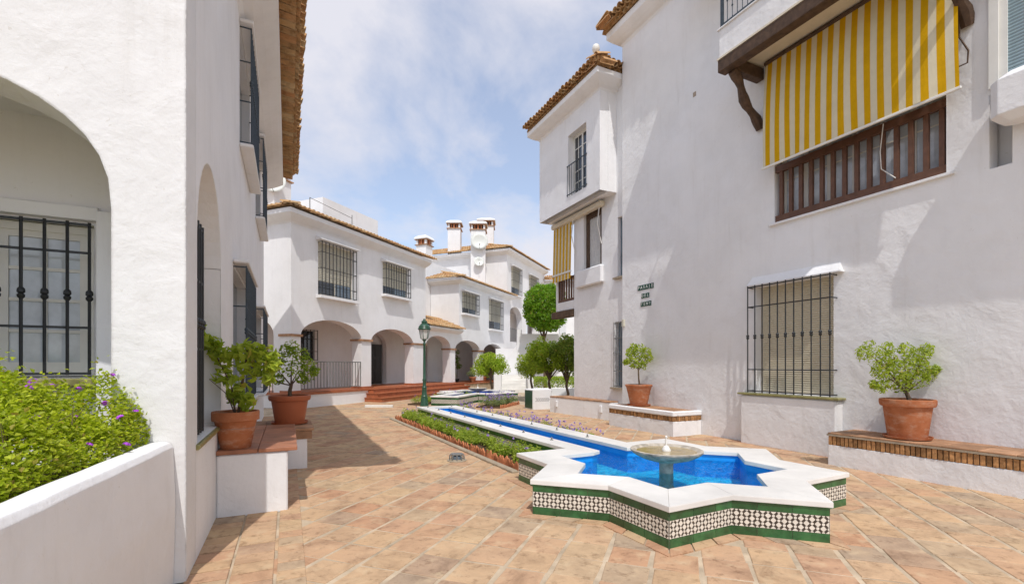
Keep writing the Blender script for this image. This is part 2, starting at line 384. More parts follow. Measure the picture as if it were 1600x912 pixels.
def shutter(root, fr, s0, s1, z0, z1, y, mat, pitch=.05):
    b = MB(); n = int((z1 - z0) / pitch)
    for i in range(n):
        z = z0 + (z1 - z0) * i / n; h = (z1 - z0) / n
        b.add([fr(s0, y, z), fr(s1, y, z), fr(s1, y - .012, z + h * .45), fr(s0, y - .012, z + h * .45), fr(s1, y, z + h * .88), fr(s0, y, z + h * .88), fr(s1, y + .006, z + h), fr(s0, y + .006, z + h)],
              [(0, 1, 2, 3), (3, 2, 4, 5), (5, 4, 6, 7)])
    o = b.build('shutter_slats', M[mat], root, stuff=True)
    return o
def arc_tile(r0, r1, ln, n=6, th=.013, flip=False):
    """barrel tile running along +y from its low end"""
    m = MB(); sg = -1 if flip else 1; V = []
    for y, r in ((0, r0), (ln, r1)):
        for q in (r, r - th):
            for i in range(n + 1):
                a = math.pi * i / n; V.append((q * math.cos(a), y, sg * q * math.sin(a)))
    k = n + 1; F = []
    for i in range(n):
        F += [(i, i + 1, 2 * k + i + 1, 2 * k + i), (k + i, 3 * k + i, 3 * k + i + 1, k + i + 1), (i, k + i, k + i + 1, i + 1), (2 * k + i, 2 * k + i + 1, 3 * k + i + 1, 3 * k + i)]
    for i in (0, n): F.append((i, k + i, 3 * k + i, 2 * k + i))
    return m.add(V, F)
TILE_C = arc_tile(.095, .075, .5).mesh('cover_tile', M['roof_tile'], smooth=False)
TILE_P = arc_tile(.10, .085, .5, flip=True).mesh('pan_tile', M['roof_tile'], smooth=False)
def eave_row(roof, fr, s0, s1, d, z, pitch=.2, slope=R_(18), double=True):
    """row of single barrel tiles along an eave; fr y points into the building"""
    n = max(1, round((s1 - s0) / pitch)); p = (s1 - s0) / n
    for i in range(n + 1):
        j = random.uniform(-.012, .012)
        if i < n:
            s = s0 + p * (i + .5)
            inst('pan_tile', TILE_P, roof, fr(s, d + .05 + j, z + .10), (slope, random.uniform(-.04, .04), R_(fr.deg) + random.uniform(-.02, .02)))
        s = s0 + p * i
        inst('cover_tile', TILE_C, roof, fr(s, d + random.uniform(-.02, .02), z + .085 + random.uniform(-.006, .006)), (slope, random.uniform(-.05, .05), R_(fr.deg) + random.uniform(-.035, .035)))
        if double:
            s = s0 + p * i
            inst('under_tile', TILE_C, roof, fr(s + p * .5, d + .15 + j, z - .07), (R_(5), random.uniform(-.04, .04), R_(fr.deg) + random.uniform(-.03, .03)))
def roof_field(mb, fr, s0, s1, d0, depth, z, slope=R_(18), pitch=.22, hip0=0, hip1=0):
    """covering of barrel tiles joined in one mesh; hip0/hip1 = 1 cuts the ends back at 45 degrees"""
    n = round((s1 - s0) / pitch); p = (s1 - s0) / n; ta = math.tan(slope); cl = .42; nc = int(depth / cl)
    for i in range(n + 1):
        s = s0 + p * i
        for c in range(nc):
            dd = c * cl
            if hip0 and s - s0 < dd - .1: continue
            if hip1 and s1 - s < dd - .1: continue
            y0, y1 = d0 + dd - .04, d0 + dd + cl; zz = z + dd * ta + random.uniform(-.006, .006); js = random.uniform(-.012, .012); V = []
            for y, r, h in ((y0, .09, zz + .028), (y1, .075, zz + cl * ta)):
                for k in range(6): a = math.pi * k / 5; V.append(fr(s + js + r * math.cos(a), y, h + r * math.sin(a)))
            base = len(mb.v); mb.add(V, [(k, k + 1, 7 + k, 6 + k) for k in range(5)] + [(0, 1, 2, 3, 4, 5)])
    # bedding under the tiles
    e0, e1 = (depth if hip0 else 0), (depth if hip1 else 0)
    mb.quad(fr(s0, d0 + .03, z + .0), fr(s1, d0 + .03, z), fr(s1 - e1, d0 + depth, z + depth * ta), fr(s0 + e0, d0 + depth, z + depth * ta))
def cornice(mb, fr, s0, s1, z, out, h, e0=0, e1=0):
    """coved plaster cornice on wall face y=0, mitred outwards by e0/e1 at its ends"""
    pr = [(0, z)] + [(-out * t, z + h * (.12 + .5 * t ** 1.6)) for t in (.12, .35, .6, .85, 1)] + [(-out, z + h), (0.02, z + h)]
    n = len(pr); V = []
    for x, e, sg in ((s0, e0, -1), (s1, e1, 1)):
        for y, zz in pr: V.append(fr(x + sg * e * max(0, -y), y, zz))
    mb.add(V, [tuple(range(n)), tuple(range(2 * n - 1, n - 1, -1))] + [(i, n + i, n + (i + 1) % n, (i + 1) % n) for i in range(n)])
def leaves(P, size, up=.35, rng=RNG, aspect=.5, out=None):
    """bent leaf quads at points P"""
    P = np.asarray(P, float); n = len(P); sz = size * rng.uniform(.65, 1.3, (n, 1))
    nrm = rng.normal(size=(n, 3)); nrm[:, 2] += up * 2
    if out is not None: nrm += out
    nrm /= np.linalg.norm(nrm, axis=1, keepdims=True)
    t = np.cross(nrm, rng.normal(size=(n, 3))); t /= np.linalg.norm(t, axis=1, keepdims=True); b = np.cross(nrm, t)
    V = np.empty((n, 4, 3)); V[:, 0] = P - t * sz * .5; V[:, 2] = P + t * sz * .5 - nrm * sz * .12
    V[:, 1] = P + b * sz * aspect * .5 + nrm * sz * .10; V[:, 3] = P - b * sz * aspect * .5 + nrm * sz * .10
    F = np.arange(n * 4).reshape(n, 4); return V.reshape(-1, 3), F
def clumps(centers, radii, per, rng=RNG):
    out = []; dr = []
    for c, r in zip(centers, radii):
        d = rng.normal(size=(per, 3)); d /= np.linalg.norm(d, axis=1, keepdims=True); q = rng.uniform(.25, 1, (per, 1)) ** .5
        out.append(np.array(c) + d * q * np.array(r)); dr.append(d)
    return np.vstack(out), np.vstack(dr)
def tri(pl):  # split quads list along their long fold so that they bend
    return pl

# ================================================================== ground and paving
g = MB(); g.quad((-400, -400, -.007), (400, -400, -.007), (400, 400, -.007), (-400, 400, -.007))
ground = struct(g.build('ground', M['mortar']))
SF = Fr(4.45, 4.66, 2)            # star pool frame, y along the channel
SF2 = Fr(8.2, 21.0, 137)          # far star pool, its channel runs back towards the lamp
def loc_of(fr, x, y):
    X, Y = x - fr.ox, y - fr.oy; return fr.c * X + fr.s * Y, -fr.s * X + fr.c * Y
def in_star(x, y, R): return abs(x) + abs(y) < R or max(abs(x), abs(y)) < R / math.sqrt(2)
FP = Fr(3.2, 22.2, 42)            # far arcade houses: x along the facade, y into them
def blocked(x, y):
    u, v = loc_of(SF, x, y)
    if in_star(u, v, 2.02): return True
    if -.98 < u < .95 and 1.5 < v < 9.8: return True
    if x < -.02 or x > 8.95: return True
    if x > 8.4 and (y < 4.7): return True
    if x > 8.2 and 8.3 < y < 10.4: return True
    if x > 8.7 and y > 11.4: return True
    u, v = loc_of(SF2, x, y)
    if in_star(u, v, 2.0) or (abs(u) < .6 and 1 < v < 4): return True
    s, d = loc_of(FP, x, y)
    return d > -1.2 and s > -.2 or d > -.15
paving = bpy.data.objects.new('courtyard_paving', None); col.objects.link(paving); paving['kind'] = 'structure'
PM = []
for k in range(8):
    a, b_ = .178 + random.uniform(-.007, .004), .173 + random.uniform(-.007, .004); m = MB(); V = []
    cs = [(-a, -b_), (a, -b_), (a, b_), (-a, b_)]; cs = [(x + random.uniform(-.008, .008), y + random.uniform(-.008, .008)) for x, y in cs]
    for z, i in ((-.03, 1), (-.004, 1), (0, .962)):
        for q in range(4):
            x, y = cs[q]; x2, y2 = cs[(q + 1) % 4]
            V += [(x * i, y * i, z), ((x * .5 + x2 * .5) * i * (1 + random.uniform(-.012, .012)), (y * .5 + y2 * .5) * i * (1 + random.uniform(-.012, .012)), z)]
    F = [tuple(range(16, 24))] + [(r * 8 + i, r * 8 + (i + 1) % 8, r * 8 + 8 + (i + 1) % 8, r * 8 + 8 + i) for r in (0, 1) for i in range(8)]
    m.add(V, F); PM.append(m)
PMS = [m.mesh('paver', M['paver']) for m in PM]
cells = []
ct = math.cos(R_(45)); THC = R_(25.5)
for i in range(-40, 95):
    for j in range(-75, 60):
        u, v = i * .372, j * .382 + (0 if True else 0); x, y = (u + v) * ct + .05, (u - v) * ct + .07
        if y < 1.2 or y > 30 or x < -.3 or x > 16: continue
        if blocked(x, y): continue
        X = x * math.cos(THC) - y * math.sin(THC); Y = x * math.sin(THC) + y * math.cos(THC)
        vis = Y > .6 and abs(X / Y) < 1.13 and 1.65 / Y < .5
        cells.append((Y if vis else 99 + Y, x, y))
cells.sort()
def rr(): return (random.gauss(0, .004), random.gauss(0, .004), R_(45) + random.gauss(0, .012) + random.choice((0, 2, 1, 3)) * math.pi / 2 * 0 + random.choice((0, math.pi)))
far = MB()
for n_, (Yv, x, y) in enumerate(cells):
    z = random.gauss(0, .0012); r = rr()
    if n_ < 290: inst('paver', random.choice(PMS), paving, (x, y, z), r)
    else:
        c, s = math.cos(r[2]), math.sin(r[2]); far.add([(x + c * p[0] - s * p[1], y + s * p[0] + c * p[1], p[2] + z) for p in random.choice(PM).v], PM[0].f)
# bands of small tiles beside the left wall
for a0, a1, ln in ((-.72, -.42, .21), (-.41, -.10, .21), (-.085, .135, .2)):
    y = 2.6
    while y < 16.8:
        l2 = ln * random.uniform(.85, 1.15); far.bbox(a0 + .006, a1 - .006, y + .008, y + l2 - .008, -.03, max(.004, random.gauss(.0065, .001)), .004); y += l2
y = -3.0
while y < 15:  # row at the foot of the right wall
    for a0, a1 in ((8.62, 8.9), (8.30, 8.61)):
        if not (a0 > 8.1 and (y < 4.9 or 8 < y < 10.6 or y > 11)): far.bbox(a0, a1 - .01, y, y + .29, -.03, max(.005, random.gauss(.007, .0008)), .004)
    y += .3
# ring of tiles round the star pool
def star_pts(R, k): a = R_(45 * k); return (R * math.cos(a), R * math.sin(a))
def notch_pts(R, k): a = R_(45 * k + 22.5); q = R * .7654; return (q * math.cos(a), q * math.sin(a))
def star_edges(R, skip_n=True):
    for k in range(8):
        if not (skip_n and k == 2): yield star_pts(R, k), notch_pts(R, k), k, 0
        if not (skip_n and k == 1): yield notch_pts(R, k), star_pts(R, k + 1), k, 1
for (p, q, k, h), (p2, q2, _, _) in zip(star_edges(2.0), star_edges(2.19)):
    for i in range(3):
        t0, t1 = i / 3 + .012, (i + 1) / 3 - .012
        lp = lambda a, b, t: (a[0] + (b[0] - a[0]) * t, a[1] + (b[1] - a[1]) * t)
        far.prism([lp(p, q, t0), lp(p2, q2, t0), lp(p2, q2, t1), lp(p, q, t1)], -.02, .0075 + random.uniform(-.001, .001), SF)
far.build('pavers_beyond', M['pavers'], paving, stuff=True)

# ================================================================== star pool and channel
RC, ZC = 2.04, .39
def make_star(name, fr, label, paint, rows=True, chan=7.9, detail=True, bowl='stone_bowl'):
    root = thing(name, fr(0, 0, 0), label, 'fountain')
    Ri = 1.436; R0 = 2.0
    cw, ci = .61, .29; y1 = 1.44 + chan
    # masonry shell: outer and inner outline
    out = []; inn = []
    for k in range(3, 10):
        out += [star_pts(R0, k), notch_pts(R0, k)]; inn += [star_pts(Ri, k), notch_pts(Ri, k)]
    # k=3..9 covers tips 135..405(=45) ; starts at notch 2 (112.5) and ends at notch 1 (67.5)
    n2o, n2i = notch_pts(R0, 2), notch_pts(Ri, 2)
    out = [(-cw + .02, y1)] + [(-cw + .02, n2o[1])] + out[:-1] + [(star_pts(R0, 9))] * 0 + [notch_pts(R0, 9)] + [(cw - .02, y1)]
    inn = [(-ci, y1 - .3)] + [(-ci, n2i[1] + .06), n2i] + inn[:-1] + [notch_pts(Ri, 9), (ci, n2i[1] + .06), (ci, y1 - .3)]
    sh = MB()
    for pl, za in ((out, ZC - .05),):
        n = len(pl)
        for i in range(n): p, q = pl[i], pl[(i + 1) % n]; sh.quad(fr(*p, -.02), fr(*q, -.02), fr(*q, za), fr(*p, za))
    sh.build('masonry', M['grout'], root)
    bs = MB(); n = len(inn)
    for i in range(n): p, q = inn[i], inn[(i + 1) % n]; bs.quad(fr(*p, .0), fr(*q, .0), fr(*q, ZC - .012), fr(*p, ZC - .012))
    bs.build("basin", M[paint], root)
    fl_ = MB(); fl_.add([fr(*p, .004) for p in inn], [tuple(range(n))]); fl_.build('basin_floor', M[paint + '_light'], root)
    wm = MB(); wm.add([fr(*p, .252) for p in inn], [tuple(range(n))]); wm.build('water', M['water'], root)
    # marble coping slabs
    zl, zh = ZC - .052, ZC
    def slab(poly): 
        cx = sum(p[0] for p in poly) / len(poly); cy = sum(p[1] for p in poly) / len(poly); m = MB(); nn = len(poly); V = []
        for z, i in ((zl, .996), (zl + .006, 1.0), (zh - .008, 1.0), (zh, .992)):
            V += [fr(cx + (x - cx) * i, cy + (y - cy) * i, z) for x, y in poly]
        m.add(V, [tuple(range(nn - 1, -1, -1)), tuple(range(3 * nn, 4 * nn))] + [(r * nn + i, r * nn + (i + 1) % nn, r * nn + nn + (i + 1) % nn, r * nn + nn + i) for r in range(3) for i in range(nn)])
        m.build('coping_slab', M['marble'], root)
    Rin = 1.40
    for (p, q, k, h), (p2, q2, _, _) in zip(star_edges(RC), star_edges(Rin)): slab([p, q, q2, p2])
    for sg in (-1, 1):
        no = notch_pts(RC, 2); ni = notch_pts(Rin, 2); y = no[1]; first = True
        while y < y1 - .01:
            ye = min(y + 1.12, y1 + .03)
            if first: slab([(sg * -no[0] * 1, no[1]), (sg * (cw + .01), ye), (sg * (ci - .03), ye), (sg * (ci - .03), ni[1] + .06), (-sg * ni[0], ni[1])])
            else: slab([(sg * (cw + .01), y + .002), (sg * (cw + .01), ye), (sg * (ci - .03), ye), (sg * (ci - .03), y + .002)])
            y = ye; first = False
    slab([(-(ci - .03), y1 - .33), (ci - .03, y1 - .33), (ci - .03, y1 + .03), (-(ci - .03), y1 + .03)])
    # tiled sides: two courses of green tiles and a band of mosaic
    faces = [(p, q) for p, q, k, h in star_edges(R0)] + [((-cw + .02, y1), (-cw + .02, n2o[1])), ((cw - .02, n2o[1]), (cw - .02, y1)), ((cw - .02, y1), (-cw + .02, y1))]
    dia, sml, drk = MB(), MB(), MB()
    for fi, (p, q) in enumerate(faces):
        ln = math.dist(p, q); ux, uy = (q[0] - p[0]) / ln, (q[1] - p[1]) / ln; nx, ny = uy, -ux
        if fi >= 14: nx, ny = (-1, 0) if fi == 14 else ((1, 0) if fi == 15 else (0, 1))
        T = lambda s, o, z: fr(p[0] + ux * s + nx * o, p[1] + uy * s + ny * o, z)
        tf = lambda s, o, z=0: T(s, o, z)
        for z0, z1 in ((.002, .088), (.256, ZC - .054)):
            s = 0; L_ = .30 if ln < 2 else .2
            cut = [0]; 
            while cut[-1] + L_ < ln - .04: cut.append(cut[-1] + L_)
            cut.append(ln)
            if ln < 2 and fi % 2: cut = [ln - c for c in cut][::-1]
            for a, b in zip(cut[:-1], cut[1:]): MB().box(a + .002, b - .002, 0, .009, z0, z1, tf).build('green_tile', M['green_tile'], root)
        drk.box(.0, ln, 0, .006, .091, .253, tf)
        if not detail: pp = .094
        pp = ln / max(1, round(ln / .094)) if ln < 2 else .094
        zc0 = .091; hh = .162 / 2
        nn = int(ln / pp)
        for j in range(5):
            zz = zc0 + j * hh / 2
            for i in range(-1, 2 * nn + 1):
                s = i * pp / 2
                big = (i + j) % 2 == 0
                r = (.0262 if big else .0125)
                z_ = zz
                pts = []
                if big: pol = [(-r, 0), (-r * .18, -r * .88), (r * .18, -r * .88), (r, 0), (r * .18, r * .88), (-r * .18, r * .88)]
                else: pol = [(-r, -r * .45), (-r * .45, -r), (r * .45, -r), (r, -r * .45), (r, r * .45), (r * .45, r), (-r * .45, r), (-r, r * .45)]
                pol = [(min(max(s + x, 0), ln), min(max(z_ + y, .0912), .2528)) for x, y in pol]
                if max(x for x, _ in pol) - min(x for x, _ in pol) < .004: continue
                tgt = dia if big else sml; m_ = len(pol)
                tgt.add([T(x, .006, z) for x, z in pol] + [T(x, .0085, z) for x, z in pol], [tuple(range(m_, 2 * m_))] + [(a, (a + 1) % m_, m_ + (a + 1) % m_, m_ + a) for a in range(m_)])
        if not detail: pass
    drk.build('mosaic_ground', M['mosaic_dark'], root)
    dia.build('mosaic_diamonds', M['mosaic_white'], root, stuff=True); sml.build('mosaic_squares', M['mosaic_white'], root, stuff=True)
    # bowl
    c = fr(0, 0, 0)
    b = MB(); b.lathe([(.10, .40), (.20, .412), (.31, .445), (.40, .49), (.448, .535), (.455, .553), (.44, .56), (.415, .556), (.38, .535), (.30, .50), (.1, .485)], 64, c,
                      lambda a, r, z: 1 + (.018 * abs(math.sin(a * 8)) if .15 < r and z < .55 else 0))
    bw = b.build('bowl', M[bowl], root, smooth=True)
    MB().lathe([(.40, .525), (.409, .532)], 40, c).build('bowl_water', M['bowl_water'], bw)
    pd = MB(); pd.lathe([(.11, .0), (.11, .05), (.09, .08), (.088, .36), (.10, .39), (.12, .405)], 20, c); pd.build('pedestal', M[bowl], root, smooth=True)
    spt = MB(); spt.lathe([(.055, .525), (.058, .545), (.05, .56), (.035, .59), (.022, .60), (.012, .605), (.011, .70), (.016, .705), (.016, .72), (.006, .73)], 14, c); spt.build('spout', M['marble'], bw, smooth=True)
    # small water nozzles on the coping
    if detail:
        nz = MB(); nz.lathe([(.03, 0), (.03, .008), (.012, .014), (.012, .03), (.018, .034), (.008, .05)], 8); nm = nz.mesh('nozzle', M['iron_grey'])
        for sg in (-1, 1):
            for i in range(8): inst('nozzle', nm, root, fr(sg * .37, 2.2 + i * .98, ZC))
    return root
make_star('star_fountain', SF, 'near star-shaped tiled fountain pool with a long blue channel running back from it', 'blue_paint')
make_star('star_fountain', SF2, 'far star-shaped fountain pool beyond the lamp post, its short channel pointing at the post', 'navy_paint', chan=2.2, detail=False)

# ================================================================== right house
RF = Fr(8.9, 0, -90)              # x = -b, y into the wall
def B(b): return -b
rh = thing('right_house', (8.9, 4, 0), 'tall white rendered house on the right with wooden balcony and striped awning', 'house')
w = MB(); ops = [op(B(6.72), B(5.16), 1.08, 3.28, d=.2), op(B(6.3), B(3.55), 4.52, 7.0, d=.3), op(B(3.05), B(.9), 5.56, 8.2, d=.12), op(B(3.07), B(2.84), 4.4, 5.44, d=.25)]
wall(w, RF, B(11.1), B(-4), 0, 11.2, .34, ops); w.build('wall', M['plaster_rough'], rh)
b = MB(); b.box(B(11.1), B(-4), .345, 5, 0, 11.19, RF); b.build('rear_block', M['plaster_far'], rh)
c = MB(); cornice(c, RF, B(11.1), B(-4), 11.0, .33, .5, 1, 0); cF = Fr(8.9, 11.1, 180); cornice(c, cF, -5, 0, 11.0, .33, .5, 0, 1); c.build('cornice', M['plaster_far'], rh)
rf = MB(); rf.add([RF(B(11.4), -.4, 11.52), RF(B(-4), -.4, 11.52), RF(B(-4), 2.6, 12.6), RF(B(8.6), 2.6, 12.6), RF(B(11.4), 5.4, 11.52), RF(B(-4), 5.4, 11.52)],
                   [(0, 1, 2, 3), (0, 3, 4), (2, 5, 4, 3)]); roof = rf.build('roof', M['roof_tiles'], rh)
eave_row(roof, RF, B(11.55), B(7.2), -.55, 11.6); eave_row(roof, cF, -3, .55, -.45, 11.6)
# unseen block above the balcony, added to cast shade on the wall
b = MB(); b.box(B(8.0), B(3.0), -1.0, -.002, 10.35, 11.2, RF); b.build('shade_block', M['plaster'], rh)
# grilled ground floor window
wn = MB(); wn.box(B(6.72), B(5.16), .16, .2, 1.08, 3.28, RF); gw = wn.build('window', M['cream_frame'], rh); gw['label'] = 'grilled ground floor window with cream roller shutter'
shutter(gw, RF, B(6.66), B(5.22), 1.12, 3.26, .15, 'shutter', .042)
cage(gw, RF, B(6.78), B(5.10), 1.08, 3.3, -.19, 11, (.015, .215, .80, .985), 'iron', .013, ends=.02)
hd = MB(); hd.add([RF(B(6.86), 0, 3.3), RF(B(4.98), 0, 3.3), RF(B(4.98), -.12, 3.3), RF(B(6.86), -.12, 3.3), RF(B(6.86), -.12, 3.325), RF(B(4.98), -.12, 3.325), RF(B(6.80), 0, 3.5), RF(B(5.04), 0, 3.5)],
                  [(0, 1, 2, 3), (3, 2, 5, 4), (4, 5, 7, 6), (0, 3, 4, 6), (1, 7, 5, 2)]); hd.build('hood', M['plaster_rough'], gw)
MB().bbox(B(7.0), B(4.95), -.23, .02, 1.03, 1.07, .008, RF).build('sill', M['sill_green'], gw)
MB().bbox(B(6.95), B(5.0), -.2, .02, -.02, 1.025, .03, RF).build('apron', M['plaster_rough'], gw)
# brown slatted window under the awning
fm = MB(); fm.box(B(6.3), B(3.55), .02, .10, 4.52, 4.66, RF); fm.box(B(6.3), B(3.55), .02, .10, 5.53, 5.66, RF); fm.box(B(6.3), B(3.55), .03, .09, 6.86, 7.0, RF)
bw_ = fm.build('slatted_window', M['wood_red'], rh); bw_['label'] = 'brown wooden slatted window rail under the striped awning'
for i in range(14):
    s = B(6.19) + i * (6.19 - 3.62) / 13; MB().box(s - .034, s + .034, .035, .09, 4.66, 5.53, RF).build('slat', M['wood_red'], bw_)
wi = window_unit(bw_, RF, B(6.28), B(3.57), 4.54, 6.98, .2, 1, 3, 6, 'white_paint', 'glass_curtain', .05, .022, 'sliding_window')
MB().box(B(6.4), B(3.45), -.05, .01, 4.47, 4.515, RF).build('sill', M['plaster'], bw_)
# balcony
by0, by1 = 3.12, 6.8
bl = MB(); bl.box(B(by1), B(by0), -1.0, -.88, 7.86, 8.42, RF); bl.box(B(by1), B(by1 - .12), -.88, 0, 7.86, 8.42, RF); bl.box(B(by0 + .12), B(by0), -.88, 0, 7.86, 8.42, RF); bl.box(B(by1) + .12, B(by0) - .12, -.88, 0, 7.84, 7.95, RF)
bal = bl.build('balcony', M['plaster_rough'], rh)
MB().box(B(by1 + .03), B(by0 - .03), -1.03, .0, 7.82, 7.858, RF).build('soffit_board', M['cream_frame'], bal)
MB().bbox(B(by1 + .02), B(by0), -1.02, -.80, 7.57, 7.818, .012, RF).build('edge_beam', M['wood'], bal)
MB().box(B(by1 + .03), B(by0), -1.03, -.85, 8.422, 8.45, RF).build('coping', M['plaster'], bal)
for bb in (6.62, 3.3):
    MB().bbox(B(bb + .09), B(bb - .09), -.798, 0, 7.55, 7.79, .012, RF).build('cantilever', M['wood'], bal)
    st = MB(); path = []
    for i in range(12):
        t = i / 11; path.append(RF(B(bb), -.84 + .83 * t + .05 * math.sin(t * math.pi * 3) * (1 - t * .4), 7.56 - 1.02 * t + .03 * math.sin(t * 9)))
    st.tube(path, [.085 + .018 * math.sin(i * 1.5) for i in range(12)], 8); st.build('strut', M['wood'], bal, smooth=True)
rl = MB()
for z in (8.52, 9.4): rl.box(B(by1 - .03), B(by0), -.965, -.935, z, z + .025, RF); rl.box(B(by1 - .03), B(by1 - .06), -.935, 0, z, z + .025, RF)
rl.box(B(by1 - .01), B(by1 - .06), -.975, -.925, 8.45, 9.45, RF)
rail = rl.build('balcony_railing', M['iron_blue'], bal)
for i in range(31):
    m = MB(); x = B(by1 - .16) + i * .115; m.tube([RF(x, -.95, 8.45), RF(x, -.95, 9.4)], .008, 5); m.lathe([(.008, -.03), (.02, 0), (.008, .03)], 6, RF(x, -.95, 8.78 if i % 2 else 8.95)); m.build('bar', M['iron_blue'], rail)
# near upper window with planter-like sill block
nw = MB(); nw.box(B(3.06), B(2.96), -.06, .06, 5.5, 8.2, RF); nw.box(B(2.959), B(2.88), -.03, .06, 5.5, 8.2, RF); nw.box(B(2.88), B(.9), -.02, .06, 5.56, 5.64, RF); nwo = nw.build('upper_window', M['white_paint'], rh)
shutter(nwo, RF, B(2.88), B(.95), 5.65, 8.15, .0, 'shutter_blue', .045)
hb = MB(); hb.bbox(B(2.95), B(.7), -.42, .01, 4.86, 5.52, .10, RF); hb.build('sill_block', M['plaster_rough'], nwo)
# hook and cable beside the awning
hk = MB(); hk.tube([RF(B(3.38), -.1, 7.5), RF(B(3.36), -.1, 6.4), RF(B(3.26), -.1, 6.15), RF(B(3.27), -.1, 5.98), RF(B(3.40), -.1, 5.98), RF(B(3.42), -.1, 5.86)], .012, 5); hk.build('awning_crank', M['wood'], rh)
hk = MB(); hk.tube([RF(B(4.35), -.05, 5.62), RF(B(4.42), .0, 5.2), RF(B(4.40), -.01, 4.9), RF(B(4.2), .0, 4.68)], .007, 5); hk.build('cord', M['white_paint'], rh)
MB().box(B(8.42), B(8.33), -.008, 0, 8.15, 8.26, RF).build('cover_plate', M['grout'], rh)
MB().box(B(11.06), B(10.98), -.06, 0, 2.78, 2.98, RF).build('alarm_box', M['shutter_grey'], rh)
# striped awning
aw = thing('striped_awning', (8.6, 4.8, 7.7), 'large yellow and white striped awning hanging below the wooden balcony', 'awning')
m = MB(); n = 62; wd = 3.04 / n
for i in range(n):
    ph = (i % 4); m.cm = 1 if (ph in (1, 2)) else 0
    x0, x1 = B(6.40) + i * wd, B(6.40) + (i + 1) * wd
    prev = None
    for k in range(9):
        t = k / 8; y = -.13 - .22 * t - .03 * math.sin(t * math.pi); z = 7.74 - 2.17 * t
        wv = lambda x: (.022 * math.sin(x * 4.3 + t * 2) + .012 * math.sin(x * 11 + t * 3)) * t
        cur = (RF(x0 + .1 * t, y + wv(x0), z), RF(x1 + .1 * t, y + wv(x1), z))
        if prev: m.quad(prev[0], prev[1], cur[1], cur[0])
        prev = cur
m.build('fabric', [M['white_cloth'], M['yellow_cloth']], aw)
MB().bbox(B(6.32), B(3.24), -.375, -.335, 5.535, 5.575, .006, RF).build('bottom_bar', M['white_paint'], aw)
rt = MB(); rt.tube([RF(B(6.42), -.12, 7.76), RF(B(3.2), -.12, 7.76)], .045, 10); rt.build('roller', M['wood'], aw)
# street name in letter tiles
sg = thing('street_name_sign', (8.9, 10.05, 3.4), 'street name in small green letter tiles fixed to the right house wall', 'sign')
def letters(txt, b0, b1, z0, z1):
    n = len(txt); st = (b0 - b1) / n
    for i, ch in enumerate(txt):
        x0 = B(b0) + i * st; t = MB().box(x0 + .006, x0 + st - .006, -.012, 0, z0, z1, RF).build('letter_tile', M['sign_green'], sg)
        cu = bpy.data.curves.new('letter', 'FONT'); cu.body = ch; cu.size = (z1 - z0) * .98; cu.align_x = 'CENTER'; cu.align_y = 'CENTER'; cu.extrude = .002; cu.resolution_u = 2
        to = bpy.data.objects.new('tmp', cu); col.objects.link(to); dg = bpy.context.evaluated_depsgraph_get()
        me = bpy.data.meshes.new_from_object(to.evaluated_get(dg)); bpy.data.objects.remove(to); me.materials.clear(); me.materials.append(M['sign_white'])
        inst('letter', me, t, RF(x0 + st / 2, -.0145, (z0 + z1) / 2), (R_(90), 0, R_(-90)), .88)
letters('PASAJE', 10.42, 9.78, 3.73, 3.87); letters('DEL', 10.27, 9.95, 3.50, 3.63); letters('TENY', 10.30, 9.87, 3.27, 3.40)

# ================================================================== second right house, jettied
HF = Fr(9.0, 0, -90)
r2 = thing('jettied_house', (9.0, 13, 0), 'white house with a jettied upper room beyond the tall right house', 'house')
w = MB(); wall(w, HF, B(13.84), B(11.12), 0, 10.3, .3, [op(B(11.58), B(11.2), .98, 2.95, d=.18), op(B(13.25), B(12.25), 4.85, 6.72, d=.2), op(B(11.45), B(11.22), 4.3, 6.1, d=.15)])
w.build('wall', M['plaster'], r2)
w = MB(); w.box(B(15.06), B(13.845), 0, .3, 3.62, 3.92, HF); w.box(B(15.06), B(13.845), .0, .3, 6.72, 10.3, HF); w.box(B(15.06), B(14.94), 0, .3, 3.92, 6.72, HF); w.build('loggia_wall', M['plaster'], r2)
w = MB(); w.box(B(13.84), B(11.12), .305, 4.5, 0, 10.25, HF); w.box(B(15.06), B(13.845), .9, 4.5, 3.62, 10.25, HF); w.build('rear_block', M['plaster_far'], r2)
MB().bbox(B(15.3), B(13.85), -.06, .2, 3.36, 3.6, .012, HF).build('lintel_beam', M['wood'], r2)
sp_ = MB(); sp_.tube([HF(B(14.0), .5, 2.6), HF(B(14.25), .5, 3.36)], .09, 6); sp_.build('brace', M['wood'], r2)
lr = MB(); lr.box(B(15.0), B(13.86), .03, .10, 3.93, 4.02, HF); lr.box(B(15.0), B(13.86), .03, .10, 4.72, 4.80, HF); lo = lr.build('loggia_rail', M['wood_red'], r2)
for i in range(7): s = B(14.93) + i * .165; MB().box(s - .03, s + .03, .04, .09, 4.02, 4.72, HF).build('slat', M['wood_red'], lo)
